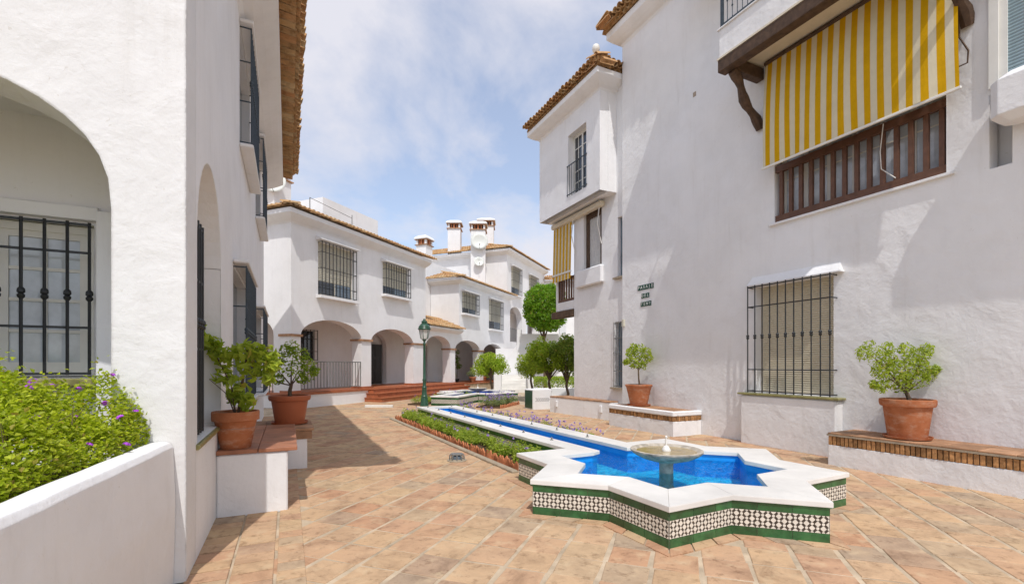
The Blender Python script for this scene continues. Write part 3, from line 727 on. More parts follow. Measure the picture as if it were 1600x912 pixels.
# jetty
jo = -.62
w = MB(); wall(w, HF, B(15.2), B(11.5), 6.87, 10.05, .3, [op(B(13.25), B(12.2), 7.2, 9.22, d=.25)], jo)
w.box(B(11.5) - .3, B(11.5) - .001, jo + .301, .0, 6.871, 10.05, HF); w.box(B(15.2), B(15.2) + .3, jo + .301, 0, 6.871, 10.05, HF); w.box(B(15.2) + .301, B(11.5) - .301, jo + .301, 0, 6.872, 7.0, HF)
jt = w.build('jetty', M['plaster'], r2)
jw = window_unit(r2, HF, B(13.25), B(12.2), 7.2, 9.22, jo + .2, 2, 5, 2, 'white_paint', 'glass_dark', .05, .025, 'jetty_window')
jr = MB(); 
for z in (7.25, 8.2): jr.box(B(13.3), B(12.15), jo - .03, jo - .005, z, z + .025, HF)
jro = jr.build('window_railing', M['iron_blue'], jw)
for i in range(9): m = MB(); m.tube([HF(B(13.27) + i * .135, jo - .018, 7.2), HF(B(13.27) + i * .135, jo - .018, 8.2)], .009, 5); m.build('bar', M['iron_blue'], jro)
JF = Fr(9.0 + jo, 11.5, 0); JF90 = Fr(9.0 + jo, 0, -90)
c = MB(); cornice(c, JF90, B(15.2), B(11.5), 9.85, .34, .42, 1, 1); cornice(c, JF, 0, .7, 9.85, .34, .42, 1, 0); c.build('cornice', M['plaster_far'], r2)
rf = MB(); rf.add([JF90(B(15.5), -.38, 10.28), JF90(B(11.15), -.38, 10.28), JF90(B(13.2), 2.2, 11.2), JF90(B(11.15), 4, 10.28), JF90(B(15.5), 4, 10.28)], [(0, 1, 2), (1, 3, 2), (3, 4, 2), (4, 0, 2)])
roof = rf.build('roof', M['roof_tiles'], r2)
eave_row(roof, JF90, B(15.6), B(11.05), -.46, 10.38); eave_row(roof, JF, -.4, 1.1, -.45, 10.38)
fin = MB(); fin.lathe([(.08, 0), (.08, .08), (.04, .11), (.04, .16), (.10, .23), (.115, .32), (.085, .40), (.02, .44)], 12, (8.1, 11.3, 10.55)); fin.build('finial', M['white_paint'], roof, smooth=True)
# middle window with curtain, apron block
mw = MB(); mw.box(B(13.25), B(13.05), .10, .16, 4.86, 6.7, HF); mw.box(B(12.4), B(12.25), .06, .16, 4.86, 6.7, HF); mw.box(B(13.05), B(12.4), .08, .16, 6.5, 6.7, HF); mwo = mw.build('window', M['wood'], r2)
cu = MB()
for i in range(20):
    f_ = lambda k: .12 + .02 * math.sin(k * 1.7)
    a, b_ = B(13.05) + .65 * i / 20, B(13.05) + .65 * (i + 1) / 20; cu.quad(HF(a, f_(i), 4.87), HF(b_, f_(i + 1), 4.87), HF(b_, f_(i + 1), 6.5), HF(a, f_(i), 6.5))
cu.build('curtain', M['curtain'], mwo, smooth=True)
MB().bbox(B(13.6), B(12.1), -.14, .0, 4.25, 4.83, .04, HF).build('apron', M['plaster'], mwo)
for s0, s1, z0, z1, nm in ((11.58, 11.2, .98, 2.95, 'lower_window'), (11.45, 11.22, 4.3, 6.1, 'upper_window')):
    q = MB().box(B(s0), B(s1), .12, .17, z0, z1, HF).build(nm, M['glass'], r2)
    if z0 < 2: cage(q, HF, B(s0), B(s1) - .02, z0, z1, -.05, 4, (.02, .25, .75, .98), 'iron_grey', .009, knob=True, ends=.02)
    MB().box(B(s0 + .12), B(s1 - .1), -.1, .02, z0 - .06, z0 - .004, HF).build('sill', M['concrete'], q)
# awning of the jettied house
a2 = thing('striped_awning', (8.95, 14.4, 6.7), 'small yellow and white striped awning under the jettied upper room', 'awning')
m = MB()
for i in range(11):
    m.cm = (i + 1) % 2; x0, x1 = B(15.06) + i * 1.22 / 11, B(15.06) + (i + 1) * 1.22 / 11
    m.quad(HF(x0, -.10, 6.62), HF(x1, -.10, 6.62), HF(x1, -.14, 4.95), HF(x0, -.14, 4.95))
    m.quad(HF(x0, -.14, 4.88), HF(x1, -.14, 4.88), HF(x1, -.15, 4.66), HF(x0, -.15, 4.66))
m.build('fabric', [M['white_cloth'], M['yellow_cloth']], a2)
MB().bbox(B(15.08), B(13.83), -.17, -.12, 4.885, 4.945, .006, HF).build('bottom_bar', M['white_paint'], a2)
MB().bbox(B(15.1), B(12.05), -.2, -.02, 6.64, 6.80, .02, HF).build('cassette', M['cream_frame'], a2)
for bb in (13.7, 12.2): m = MB(); m.tube([HF(B(bb), -.13, 6.64), HF(B(bb), -.2, 6.1), HF(B(bb) - .02, -.03, 5.5)], .015, 6); m.build('folding_arm', M['white_paint'], a2)

# ================================================================== benches along the right side
def brick_row(root, fr, s0, s1, y, z0, z1, pitch=.062):
    n = round((s1 - s0) / pitch); p = (s1 - s0) / n
    for i in range(n):
        m = MB(); j = random.uniform(-.008, .006); m.bbox(s0 + p * i + .006, s0 + p * (i + 1) - .006, y + j, y + .1, z0 + random.uniform(0, .006), z1 - random.uniform(0, .006), .005, fr); m.build('brick', M['brick'], root)
def bench(name, label, b0, b1, a, depth, zt, zb0, zb1, ends=(False, True), tile=.38, deg=0.0, lip='concrete', white_rim=False):
    fr = Fr(a, b1, -90 + deg)      # x towards the camera
    ln = b1 - b0
    root = thing(name, (a, b1, 0), label, 'bench', 'built-in benches')
    MB().box(0, ln, 0, depth, -.02, zb0, fr).build('base', M['plaster_rough'], root)
    MB().box(.02, ln - .02, .03, depth, zb0, zb1, fr).build('bed_mortar', M['mortar'], root)
    brick_row(root, fr, .0, ln, -.004, zb0, zb1)
    if ends[1]: e = Fr(*fr(ln, 0)[:2], fr.deg + 90); brick_row(root, e, .1, depth, -.004, zb0, zb1)
    if white_rim:
        m = MB(); m.bbox(-.02, ln + .02, -.02, .13, zb1, zt, .015, fr); m.bbox(ln - .13, ln + .02, .131, depth, zb1, zt - .001, .015, fr); m.box(0, ln - .131, .131, depth, zb1, zt - .02, fr); m.build('rim', M['plaster'], root)
        y0 = .135
    else:
        MB().box(-.015, ln + .015, -.015, depth, zb1, zt - .02, fr).build('bed_slab', M[lip], root); y0 = -.02
    n = max(1, round(ln / tile)); k = max(1, round((depth - y0) / tile))
    for i in range(n):
        for j in range(k):
            x0, x1 = (ln - (.135 if white_rim else 0)) * i / n, (ln - (.135 if white_rim else 0)) * (i + 1) / n
            MB().bbox(x0 + .004, x1 - .004, y0 + (depth - y0) * j / k + .004, y0 + (depth - y0) * (j + 1) / k - .004, zt - .019, zt + random.uniform(0, .004) - (.012 if white_rim else 0), .004, fr).build('top_tile', M['brown_tile'], root)
    return root
bench('wall_bench', 'long brick-edged bench at the right edge, under the wide potted bush', -1.5, 4.79, 8.11, .8, .53, .33, .48, (False, False), deg=2.5)
bench('wall_bench', 'short white-rimmed brick-edged bench carrying the small round potted tree', 8.16, 10.55, 8.0, .895, .57, .34, .46, (False, True), white_rim=True)
b3 = thing('terrace_ledge', (8.6, 12.9, 0), 'low white ledge with brown tile top below the jettied house', 'ledge')
LF = Fr(8.36, 14.4, -84.3)
MB().box(0, 3.05, 0, .62, -.02, .52, LF).build('base', M['plaster'], b3); MB().box(0, 3.0, .62, .95, -.02, .50, LF).build('fill', M['plaster'], b3)
for i in range(8):
    for j in range(2): MB().bbox(.38 * i + .004, .38 * (i + 1) - .004, -.01 + .36 * j, .345 + .36 * j, .521, .56 + random.uniform(0, .003), .005, LF).build('top_tile', M['brown_tile'], b3)
for s in (.35, 2.6): MB().bbox(s, s + .1, -.05, .0, .2, .42, .01, LF).build('spout_block', M['plaster'], b3)
ub = thing('utility_box', (8.5, 15.6, 0), 'white masonry utility box with green door and mosaic strip beyond the ledge', 'utility box')
MB().bbox(8.15, 8.95, 15.28, 15.98, -.02, .75, .02).build('body', M['plaster'], ub)
MB().box(8.138, 8.15, 15.34, 15.92, .04, .70).build('door', M['green_paint'], ub)
ms_ = MB()
for i in range(14): ms_.box(8.26 + i * .042, 8.285 + i * .042, 15.272, 15.28, .30 + .035 * (i % 2), .325 + .035 * (i % 2)); ms_.box(8.26 + i * .042, 8.285 + i * .042, 15.272, 15.28, .37 - .035 * (i % 2) + .035, .395 + .035 - .035 * (i % 2))
ms_.build('mosaic_strip', M['mosaic_dark'], ub, stuff=True)

# ================================================================== left house
lh = thing('left_house', (-.7, 4.3, 0), 'white arched house on the left with deep tiled eave', 'house')
LS = Fr(-.7, 0, 90); LFr = Fr(0, 4.3, 0)
w = MB(); wall(w, LS, 4.722, 17.0, 0, 7.5, .4, [op(4.78, 6.35, .98, 3.62, zs=2.75, d=.38), op(7.7, 9.9, 1.15, 3.05, d=.2), op(12.9, 15.4, 1.0, 3.0, d=.2), op(8.7, 10.9, 5.25, 7.1, d=.2), op(12.8, 15, 5.25, 7.1, d=.2)])
w.build('side_wall', M['plaster'], lh)
w = MB(); wall(w, LFr, -5.2, -.7, 0, 7.5, .42, [op(-3.35, -1.15, .0, 3.66, zs=2.78, p=.82)]); w.build('front_wall', M['plaster_sun_dimmed'], lh)
w = MB(); wall(w, LFr, -5.2, -1.12, 0, 3.9, .3, [op(-2.95, -1.61, 1.54, 2.93, d=.12)], 1.25); w.box(-5.2, -1.1, .42, 1.6, 3.85, 4.0, LFr); w.box(-1.14, -1.102, .42, 1.25, 0, 3.85, LFr); w.box(-5.2, -5.1, .42, 1.25, 0, 3.85, LFr)
w.box(-1.56, -1.142, 1.13, 1.245, 0, 3.04, LFr); w.box(-5.09, -1.562, 1.19, 1.247, 2.96, 3.08, LFr)
w.build('porch_wall', M['plaster'], lh)
w = MB(); w.box(6.4, 17.0, .402, 5, 4.05, 7.49, LS); w.box(4.725, 6.39, .402, 5, 4.06, 7.48, LS); w.box(6.4, 17.0, .403, 5, 0, 4.04, LS); w.build('rear_block', M['plaster_far'], lh)
w = MB(); w.box(4.72, 6.4, .38, .40, .9, 3.7, LS); w.build('niche_back', M['plaster'], lh)
c = MB(); cornice(c, LS, 4.3, 17.0, 7.22, .56, .45, 1, 0); cornice(c, LFr, -5.2, -.7, 7.22, .56, .45, 0, 1); c.build('cornice', M['plaster_far'], lh)
rf = MB(); rf.add([LS(3.8, -.62, 7.90), LS(17.0, -.62, 7.90), LS(17.0, 2.4, 8.9), LS(7.0, 2.4, 8.9), LS(3.8, 4.5, 7.90)], [(0, 1, 2, 3), (0, 3, 4)])
roof = rf.build('roof', M['roof_tiles'], lh)
eave_row(roof, LS, 3.4, 16.9, -.98, 7.82, .2); eave_row(roof, LFr, -4.6, .25, -.9, 7.82, .2)
un = MB(); un.box(3.75, 16.9, -.74, -.3, 7.855, 7.87, LS); un.box(-4.6, -.1, -.7, -.3, 7.855, 7.87, LFr); un.build('eave_board', M['roof_tiles'], roof)
# porch window behind the big arch
pw = window_unit(lh, LFr, -2.95, -1.61, 1.55, 2.92, 1.33, 2, 4, 2, 'white_paint', 'glass_curtain', .07, .028, 'porch_window')
cage(pw, LFr, -3.0, -1.605, 1.56, 2.93, 1.17, 10, (.01, .31, .80, .985), 'iron', .0125)
MB().bbox(-3.05, -1.57, 1.08, 1.33, 1.46, 1.53, .01, LFr).build('sill', M['sill_green'], pw)
# niche window, its grille seen edge on
nw_ = window_unit(lh, LS, 4.95, 6.2, 1.05, 3.0, .32, 2, 4, 2, 'cream_frame', 'glass', .06, .028, 'niche_window')
cage(nw_, LS, 4.82, 5.5, 1.0, 3.0, .06, 6, (.01, .4, .72, .98), 'iron', .012, ends=.3)
MB().bbox(4.72, 6.4, -.03, .37, .93, .978, .01, LS).build('sill', M['sill_green'], nw_)
# windows with projecting grilles
def caged(s0, s1, z0, z1, n, nm, out=.16, apron=False):
    o = MB().box(s0, s1, .14, .2, z0, z1, LS).build(nm, M['glass'], lh)
    cage(o, LS, s0 + .02, s1 - .02, z0 - .02, z1 + .02, -out, n, (.01, .36, .70, .99), 'iron_blue', .011, ends=.01, knob=True)
    MB().bbox(s0 - .06, s1 + .06, -out - .04, 0, z1 + .045, z1 + .10, .012, LS).build('hood', M['plaster'], o)
    MB().bbox(s0 - .06, s1 + .06, -out - .04, 0, z0 - .10, z0 - .045, .012, LS).build('sill', M['plaster'], o)
    if apron: MB().bbox(s0 - .05, s1 + .05, -out - .02, 0, z0 - .75, z0 - .102, .03, LS).build('apron', M['plaster'], o)
caged(7.7, 9.9, 1.15, 3.05, 15, 'lower_window'); caged(12.9, 15.4, 1.0, 3.0, 16, 'lower_window'); caged(8.7, 10.9, 5.25, 7.1, 15, 'upper_window'); caged(12.8, 15.0, 5.25, 7.1, 15, 'upper_window')
# planter with flowering shrub
pl = thing('planter_wall', (-.8, 3.4, 0), 'tall white masonry planter in front of the left house', 'planter')
pts_o = [(-.78, 4.295), (-1.03, 1.9)]; V = []
m = MB(); th = .17
def pp(t, off, z): x = pts_o[0][0] + (pts_o[1][0] - pts_o[0][0]) * t; y = pts_o[0][1] + (pts_o[1][1] - pts_o[0][1]) * t; return (x - off, y, z)
prof = [(0, -.02), (-.015, .6), (0, 1.03), (.02, 1.065), (.06, 1.078), (th - .03, 1.075), (th, 1.05), (th, .5)]
k = len(prof); rows = []
for i in range(13): rows += [pp(i / 12 * 1.0, o + .003 * math.sin(i * 1.3), z + .002 * math.sin(i * 2.1) * (z > 1)) for o, z in prof]
m.add(rows, [(i * k + j, i * k + j + 1, i * k + k + j + 1, i * k + k + j) for i in range(12) for j in range(k - 1)] + [tuple(range(12 * k, 13 * k))]); m.build('wall', M['plaster'], pl)
m = MB(); m.box(-3.8, -1.12, 1.9, 4.29, .5, .96); m.build('soil', M['soil'], pl)
m = MB(); m.box(-3.97, -1.03, 1.75, 1.899, -.02, 1.06); m.box(-3.97, -3.801, 1.9, 4.29, -.02, 1.06); m.build('end_wall', M['plaster'], pl)
ls = thing('flowering_shrub', (-1.9, 3.3, .96), 'dense yellow-green shrub with purple flowers filling the white planter', 'shrub')
rg = np.random.default_rng(3)
n = 64000
Y = rg.uniform(1.95, 4.28, n); XM = -.92 - (4.28 - Y) * .125; X = XM - (2.5 * rg.random(n) ** 1.25)
def lan_top(X, Y):
    t = 1.33 + .10 * np.sin(X * 2.1 + 1) * np.cos(Y * 1.7) + .08 * np.sin(X * 7 + Y * 5) + .07 * np.sin(Y * 11 - X * 4) + .06 * np.sin(X * 23) * np.sin(Y * 19) + .24 * np.clip((Y - 2.6) / 1.5, 0, 1)
    e = np.clip((-.92 - (4.28 - Y) * .125 - X) / .30, 0, 1); return 1.09 + (t - 1.09) * (e ** .42)
top = lan_top(X, Y)
Z = top - np.abs(rg.normal(0, .10, n)); Z = np.maximum(Z, .97)
spr = rg.random(n) < .07; Z = Z + spr * rg.uniform(0, .15, n)
V, F = leaves(np.stack([X, Y, Z], 1), .031, .9, rg, .75)
arr('foliage', V, F, M['leaf_lantana'], ls, stuff=True)
st = MB()
for i in range(260):
    y = rg.uniform(2.0, 4.25); x = rg.uniform(-3.2, -1.0 - (4.28 - y) * .125); z = 1.12 + .2 * rg.random(); st.tube([(x, y, z - .2), (x + rg.normal(0, .03), y + rg.normal(0, .03), z), (x + rg.normal(0, .07), y + rg.normal(0, .07), z + .1 + .1 * rg.random())], [.004, .003, .001], 4, False)
st.build('stems', M['bark'], ls, stuff=True)
fm_ = MB()
for i in range(26):
    a, e = rg.uniform(0, 6.28), rg.uniform(.1, 1.4); c = Vector((math.cos(a) * math.cos(e), math.sin(a) * math.cos(e), math.sin(e) * .7)) * .02
    t = c.cross(Vector((.3, .5, .8))).normalized() * .007; b_ = c.normalized().cross(t.normalized()) * .007
    fm_.add([c + t, c + b_, c - t, c - b_], [(0, 1, 2, 3)])
FLW = fm_.mesh('flower', M['flower_purple'])
fl = [(-1.13, 4.1, 1.58), (-.98, 4.18, 1.42), (-1.35, 3.7, 1.60), (-1.23, 3.9, 1.66), (-1.02, 4.0, 1.33), (-1.05, 3.55, 1.30), (-1.45, 3.3, 1.48), (-1.62, 3.9, 1.58), (-1.5, 4.05, 1.63), (-1.20, 3.3, 1.42), (-.95, 3.85, 1.25), (-1.8, 3.5, 1.50), (-1.12, 4.22, 1.50), (-1.40, 2.9, 1.42), (-1.3, 4.2, 1.62), (-1.6, 2.7, 1.42)]
for p in fl + [(float(-1.05 - rg.random() * 1.1), float(rg.uniform(2.6, 4.25)), 0) for _ in range(5)]: inst('flower', FLW, ls, (p[0], p[1], float(lan_top(np.array(p[0]), np.array(p[1])) + rg.uniform(.0, .05))), (rg.normal(0, .3), rg.normal(0, .3), rg.uniform(0, 6)), float(rg.uniform(.7, 1.35)))

# benches at the left wall
def lbench(label, a1, b0, b1, zt, mat, band=None):
    root = thing('wall_bench', (-.5, b0, 0), label, 'bench', 'tiled benches at the left wall')
    MB().bbox(-.7, a1 - .1, b0, b1, -.02, zt - .045, .015).build('base', M['plaster'], root)
    if band: MB().box(-.7, a1 - .03, b0 - .012, b1 + .01, zt - .17, zt - .047).build('brick_band', M['brown_tile'], root)
    nx = max(2, round((a1 + .7) / .42)); ny = max(2, round((b1 - b0) / .42))
    for i in range(nx):
        for j in range(ny):
            x0, x1 = -.7 + (a1 + .7) * i / nx, -.7 + (a1 + .7) * (i + 1) / nx; y0, y1 = b0 - .02 + (b1 - b0 + .02) * j / ny, b0 - .02 + (b1 - b0 + .02) * (j + 1) / ny
            MB().bbox(x0 + .003, x1 - .003, y0 + .003, y1 - .003, zt - .042, zt + random.uniform(0, .002), .005).build('top_tile', M[mat], root)
    return root
lbench('near tiled bench at the left wall with a white front face', .1, 5.93, 8.2, .72, 'bench_tile')
lbench('second, lower tiled bench at the left wall beyond the first', .38, 8.22, 9.6, .64, 'brown_tile', True)

# ================================================================== potted plants
def pot_mesh(kind, R, H):
    if kind == 'clay': pr = [(R * .62, 0), (R * .64, .01), (R * .88, H * .74), (R * .90, H * .745), (R * .99, H * .76), (R, H * .97), (R * .985, H), (R * .9, H), (R * .87, H * .9), (.02, H * .88)]
    elif kind == 'wide': pr = [(R * .68, 0), (R * .70, .02), (R * .86, H * .80), (R * .96, H * .82), (R, H * .9), (R * .995, H * .99), (R * .97, H), (R * .90, H), (R * .87, H * .9), (.02, H * .87)]
    else: pr = [(R * .60, 0), (R * .63, .02), (R * .72, H * .3), (R * .82, H * .62), (R * .93, H * .88), (R * .99, H * .93), (R, H * .97), (R * .97, H), (R * .90, H), (R * .86, H * .9), (.02, H * .87)]
    return MB().lathe(pr, 40)
def potted(loc, label, kind, R, H, mat, saucer, leafset, trunk, wire=False, group='potted plants'):
    root = thing('potted_plant', loc, label, 'potted plant', group)
    def put(mb, name, mt, par=root, smooth=True, stuff=False):
        me = mb.mesh(name, mt, smooth=smooth); o = inst(name, me, par, rootloc(par)); 
        if smooth:
            try: me.set_sharp_from_angle(angle=R_(40))
            except Exception: pass
        if stuff: o['kind'] = 'stuff'
        return o
    dz = .0
    if saucer: put(MB().lathe([(R * .7, 0), (R * .84, .012), (R * .88, .045), (R * .85, .045), (R * .8, .02), (.02, .018)], 36), 'saucer', M[mat]); dz = .02
    p = pot_mesh(kind, R, H); p.v = [(x, y, z + dz) for x, y, z in p.v]; po = put(p, 'pot', M[mat])
    MB_s = MB().lathe([(.01, H * .9 + dz), (R * .87, H * .9 + dz)], 30); put(MB_s, 'soil', M['soil'], smooth=False)
    if wire: put(MB().lathe([(R * .815, H * .55 + dz), (R * .82, H * .555 + dz), (R * .82, H * .565 + dz), (R * .815, H * .57 + dz)], 40), 'wire', M['iron_grey'], po)
    t = MB()
    for path, rad in trunk: t.tube([(x, y, z + H * .85 + dz) for x, y, z in path], rad, 7)
    put(t, 'trunk', M['bark'])
    V, F, mt = leafset(H * .85 + dz)
    me = bpy.data.meshes.new('foliage'); me.from_pydata(V.tolist(), [], F.tolist()); me.materials.append(M[mt]); o = inst('foliage', me, root, loc); o['kind'] = 'stuff'
    return root
def cset(cs, per, size, mt, up=.3, asp=.5):
    def f(z0):
        P, D = clumps([(x, y, z + z0) for x, y, z, *r in cs], [c[3] if len(c) == 4 else c[3:6] for c in cs], per)
        V, F = leaves(P, size, up, RNG, asp, out=D * .6); return V, F, mt
    return f
VX = (math.cos(R_(25.5)), -math.sin(R_(25.5)))    # across the view, for laying out crowns
VYd = (math.sin(R_(25.5)), math.cos(R_(25.5)))
def vw(x, d, z): return (VX[0] * x + VYd[0] * d, VX[1] * x + VYd[1] * d, z)
# left near pot: leggy broad-leaved plant leaning left
cs = [(*vw(-.42, 0, .98), .11), (*vw(-.47, .05, .84), .08), (*vw(-.36, 0, .84), .10), (*vw(-.26, 0, .80), .11), (*vw(-.20, .05, .68), .11), (*vw(-.05, 0, .66), .12), (*vw(.10, 0, .74), .12), (*vw(.22, 0, .72), .12), (*vw(.34, 0, .70), .11), (*vw(.42, 0, .58), .08), (*vw(.16, 0, .52), .13), (*vw(-.14, 0, .46), .11), (*vw(.02, 0, .32), .12), (*vw(.12, 0, .16), .11), (*vw(.36, 0, .42), .06), (*vw(-.08, .1, .2), .08), (*vw(.26, .05, .56), .1)]
tr = [([vw(.02, 0, 0), vw(.06, 0, .35), vw(.14, 0, .72)], [.012, .009, .005]), ([vw(0, 0, 0), vw(-.05, 0, .35), vw(-.22, 0, .68), vw(-.42, 0, .95)], [.010, .008, .006, .004]), ([vw(.03, 0, 0), vw(.13, .0, .75)], [.010, .008]), ([vw(.0, 0, 0), vw(-.1, 0, .25), vw(-.3, 0, .42)], [.007, .005, .003])]
potted((-.53, 6.12, .7225), 'clay pot with a leggy broad-leaved plant on the near left bench', 'clay', .238, .41, 'terracotta', False, cset(cs, 36, .115, 'leaf_bush', .1, .55), tr, True)
# left far pot
rg2 = np.random.default_rng(9)
cs = [(*vw(x, d, z), r) for x, d, z, r in ((-.24, 0, .66, .12), (-.1, .05, .84, .11), (.05, -.05, .90, .11), (.19, 0, .78, .12), (.32, 0, .60, .12), (-.34, 0, .50, .10), (-.10, 0, .54, .15), (.12, 0, .54, .15), (.26, .1, .42, .11), (-.24, .1, .34, .09), (.42, 0, .48, .08), (0, 0, .72, .14), (.2, 0, .36, .1))]
tr = [([vw(0, 0, 0), vw(.0, 0, .15), vw(.03, 0, .27)], [.035, .032, .026])] + [([vw(.02, 0, .24), vw(x * .5, 0, z * .75), vw(x, 0, z)], [.014, .009, .004]) for x, z in ((-.2, .5), (.05, .7), (.25, .48), (-.28, .36), (.12, .45))]
potted((.03, 8.95, .642), 'wide smooth plastic pot with a small citrus bush on the second left bench', 'wide', .335, .47, 'terracotta_plastic', True, cset([(*c[:3], c[3] * 1.15) for c in cs], 85, .066, 'leaf_bright', .2, .45), tr)
# right near pot
cs = [(*vw(x, d, z), r) for x, d, z, r in ((-.66, 0, .78, .10), (-.56, 0, .84, .12), (-.45, 0, .70, .13), (-.36, 0, .56, .13), (-.30, 0, .86, .08), (-.25, 0, .42, .15), (-.10, 0, .72, .15), (-.12, 0, .52, .16), (.04, 0, .56, .17), (-.08, .1, .34, .14), (.14, 0, .40, .14), (.22, 0, .76, .10), (.30, 0, .84, .08), (.18, 0, .60, .11), (.34, 0, .46, .09), (-.40, 0, .28, .09), (-.02, 0, .84, .09), (.42, 0, .54, .06), (-.5, 0, .3, .06))]
tr = [([vw(.05, 0, 0), vw(.02, 0, .1), vw(-.02, 0, .2)], [.035, .03, .026])] + [([vw(-.02, 0, .18), vw(x * .5, 0, .18 + (z - .18) * .55), vw(x, 0, z)], [.016, .010, .004]) for x, z in ((-.6, .8), (-.05, .7), (.2, .6), (.3, .82), (-.3, .42), (.34, .46))]
potted((8.50, 3.86, .535), 'wide ribbed clay pot with a spreading bush on the right-hand bench', 'wide', .345, .58, 'terracotta', True, cset([(*c[:3], c[3] * 1.25) for c in cs] + [(*vw(x, 0, z), .13) for x, z in ((-.2, .6), (0, .42), (.1, .68), (-.42, .5), (-.3, .7), (.26, .5), (-.05, .3))], 105, .058, 'leaf_bush', .15, .36), tr)
# small round tree
cs = [(*vw(x * 1.1, d, z * 1.09), r) for x, d, z, r in ((-.22, 0, .86, .12), (-.12, 0, .98, .13), (.05, 0, .95, .15), (.2, 0, .86, .14), (.25, 0, .72, .12), (-.25, 0, .68, .13), (-.08, 0, .72, .17), (.12, 0, .68, .16), (.0, .1, .84, .16), (-.1, 0, .56, .12), (.1, 0, .54, .12), (-.32, 0, .62, .08))]
tr = [([vw(0.03, 0, 0), vw(.0, 0, .25), vw(-.01, 0, .5), vw(.02, 0, .8)], [.026, .022, .018, .006]), ([vw(0, 0, .45), vw(.2, 0, .8)], [.01, .004]), ([vw(0, 0, .45), vw(-.2, 0, .8)], [.01, .004])]
potted((8.45, 9.86, .562), 'tapered clay pot with a small round-headed tree on the short bench', 'tall', .355, .55, 'terracotta', True, cset(cs, 75, .078, 'leaf_bush', .2, .5), tr)

# ================================================================== flower beds beside the channel
def bed(label, fr, x0, x1, y0, y1, h, mt, edge, nl, fcol=None, nf=0, kerb=False, seed=1):
    root = thing('flower_bed', fr((x0 + x1) / 2, (y0 + y1) / 2, 0), label, 'flower bed')
    rg = np.random.default_rng(seed)
    MB().box(x0, x1, y0, y1, -.02, .06, fr).build('soil', M['soil'], root)
    P = []; C = []
    nc = max(6, int((y1 - y0) * (x1 - x0) * 26))
    for i in range(nc):
        x, y = rg.uniform(x0 + .08, x1 - .06), rg.uniform(y0 + .05, y1 - .05); hh = h * rg.uniform(.45, 1.05); k = nl // nc
        q = rg.normal(0, 1, (k, 3)); q /= np.linalg.norm(q, axis=1, keepdims=True); q *= rg.uniform(.2, 1, (k, 1)) ** .5
        for a in q: P.append(fr(x + a[0] * .13, y + a[1] * .15, max(.03, .06 + hh * .5 + a[2] * hh * .5)))
        C.append((x, y, hh))
    V, F = leaves(P, .046, .8, rg, .6); arr('foliage', V, F, M[mt], root, stuff=True)
    if nf:
        Q = []
        for i in range(nf):
            x, y, hh = C[rg.integers(len(C))]; c = np.array(fr(x + rg.normal(0, .07), y + rg.normal(0, .08), .08 + hh * rg.uniform(.8, 1.25)))
            Q += list(c + rg.normal(0, .011, (9, 3)))
        V, F = leaves(Q, .03, .4, rg, .9); arr('blossom', V, F, M[fcol], root, stuff=True)
    if edge is not None:
        n = int((y1 - y0) / .125); m = MB()
        m.add([(-.06, -.012, -.03), (.06, -.012, -.03), (.06, -.012, .07), (.0, -.012, .145), (-.06, -.012, .07), (-.06, .012, -.03), (.06, .012, -.03), (.06, .012, .07), (0, .012, .145), (-.06, .012, .07)],
              [(0, 1, 2, 3, 4), (9, 8, 7, 6, 5), (0, 5, 6, 1), (1, 6, 7, 2), (2, 7, 8, 3), (3, 8, 9, 4), (4, 9, 5, 0)])
        me = m.mesh('edging_tile', M['edging'])
        for i in range(n):
            inst('edging_tile', me, root, fr(edge + random.uniform(-.012, .012), y0 + .06 + .125 * i, random.uniform(-.015, .01)), (random.gauss(0, .1), random.gauss(0, .06), R_(fr.deg + 90) + random.gauss(0, .12)), random.uniform(.9, 1.1))
        if kerb: MB().bbox(edge - .16, edge - .05, y0 - .1, y1 + .1, -.02, .035, .012, fr).build('kerb', M['concrete'], root)
    return root
bed('green flower bed with pointed terracotta edging on the left of the channel', SF, -1.13, -.61, 1.95, 9.9, .30, 'leaf_bed', -1.14, 11500, 'flower_lilac', 30, True, 1)
bed('narrow bed of lilac flowers on the right of the channel', SF, .63, 1.12, 2.3, 9.8, .36, 'leaf_bed', None, 9000, 'flower_lilac', 240, False, 2)
bed('lavender bed with terracotta edging in front of the far star pool', Fr(6.9, 16.6, -45), -.5, .5, 0, 2.3, .42, 'leaf_grey', .52, 5200, 'flower_lilac', 150, False, 3)
bed('low green bed behind the lamp post below the red steps', Fr(5.0, 19.4, -48), -.35, .35, -.4, 4.6, .36, 'leaf_bed', None, 5200, 'flower_lilac', 40, False, 4)
# ground uplight
ul = thing('ground_uplight', (2.64, 7.75, 0), 'round caged ground light set in the paving beside the left flower bed', 'ground light')
MB().lathe([(.17, -.01), (.17, .012), (.13, .018), (.128, .03), (.02, .03)], 28, (2.64, 7.75, 0)).build('base_ring', M['concrete'], ul)
MB().lathe([(.10, .03), (.10, .075), (.085, .09), (.02, .092)], 20, (2.64, 7.75, 0)).build('lens', M['glass'], ul, smooth=True)
for i in range(10):
    a = i * math.pi / 5; m = MB(); m.tube([(2.64 + r * math.cos(a), 7.75 + r * math.sin(a), z) for r, z in ((.132, .02), (.128, .085), (.10, .108))], .011, 5); m.build('cage_bar', M['iron_grey'], ul)
MB().lathe([(.085, .10), (.11, .105), (.11, .118), (.085, .118)], 24, (2.64, 7.75, 0)).build('cage_ring', M['iron_grey'], ul)
ks = MB(); ks.bbox(-.05, .05, -.55, .55, -.02, .09, .01, Fr(3.22, 18.85, 63)); tag(ks.build('kerb_block', M['white_paint'], None, (3.22, 18.85, 0)), 'low white kerb block left of the lamp post on the paving', 'kerb')
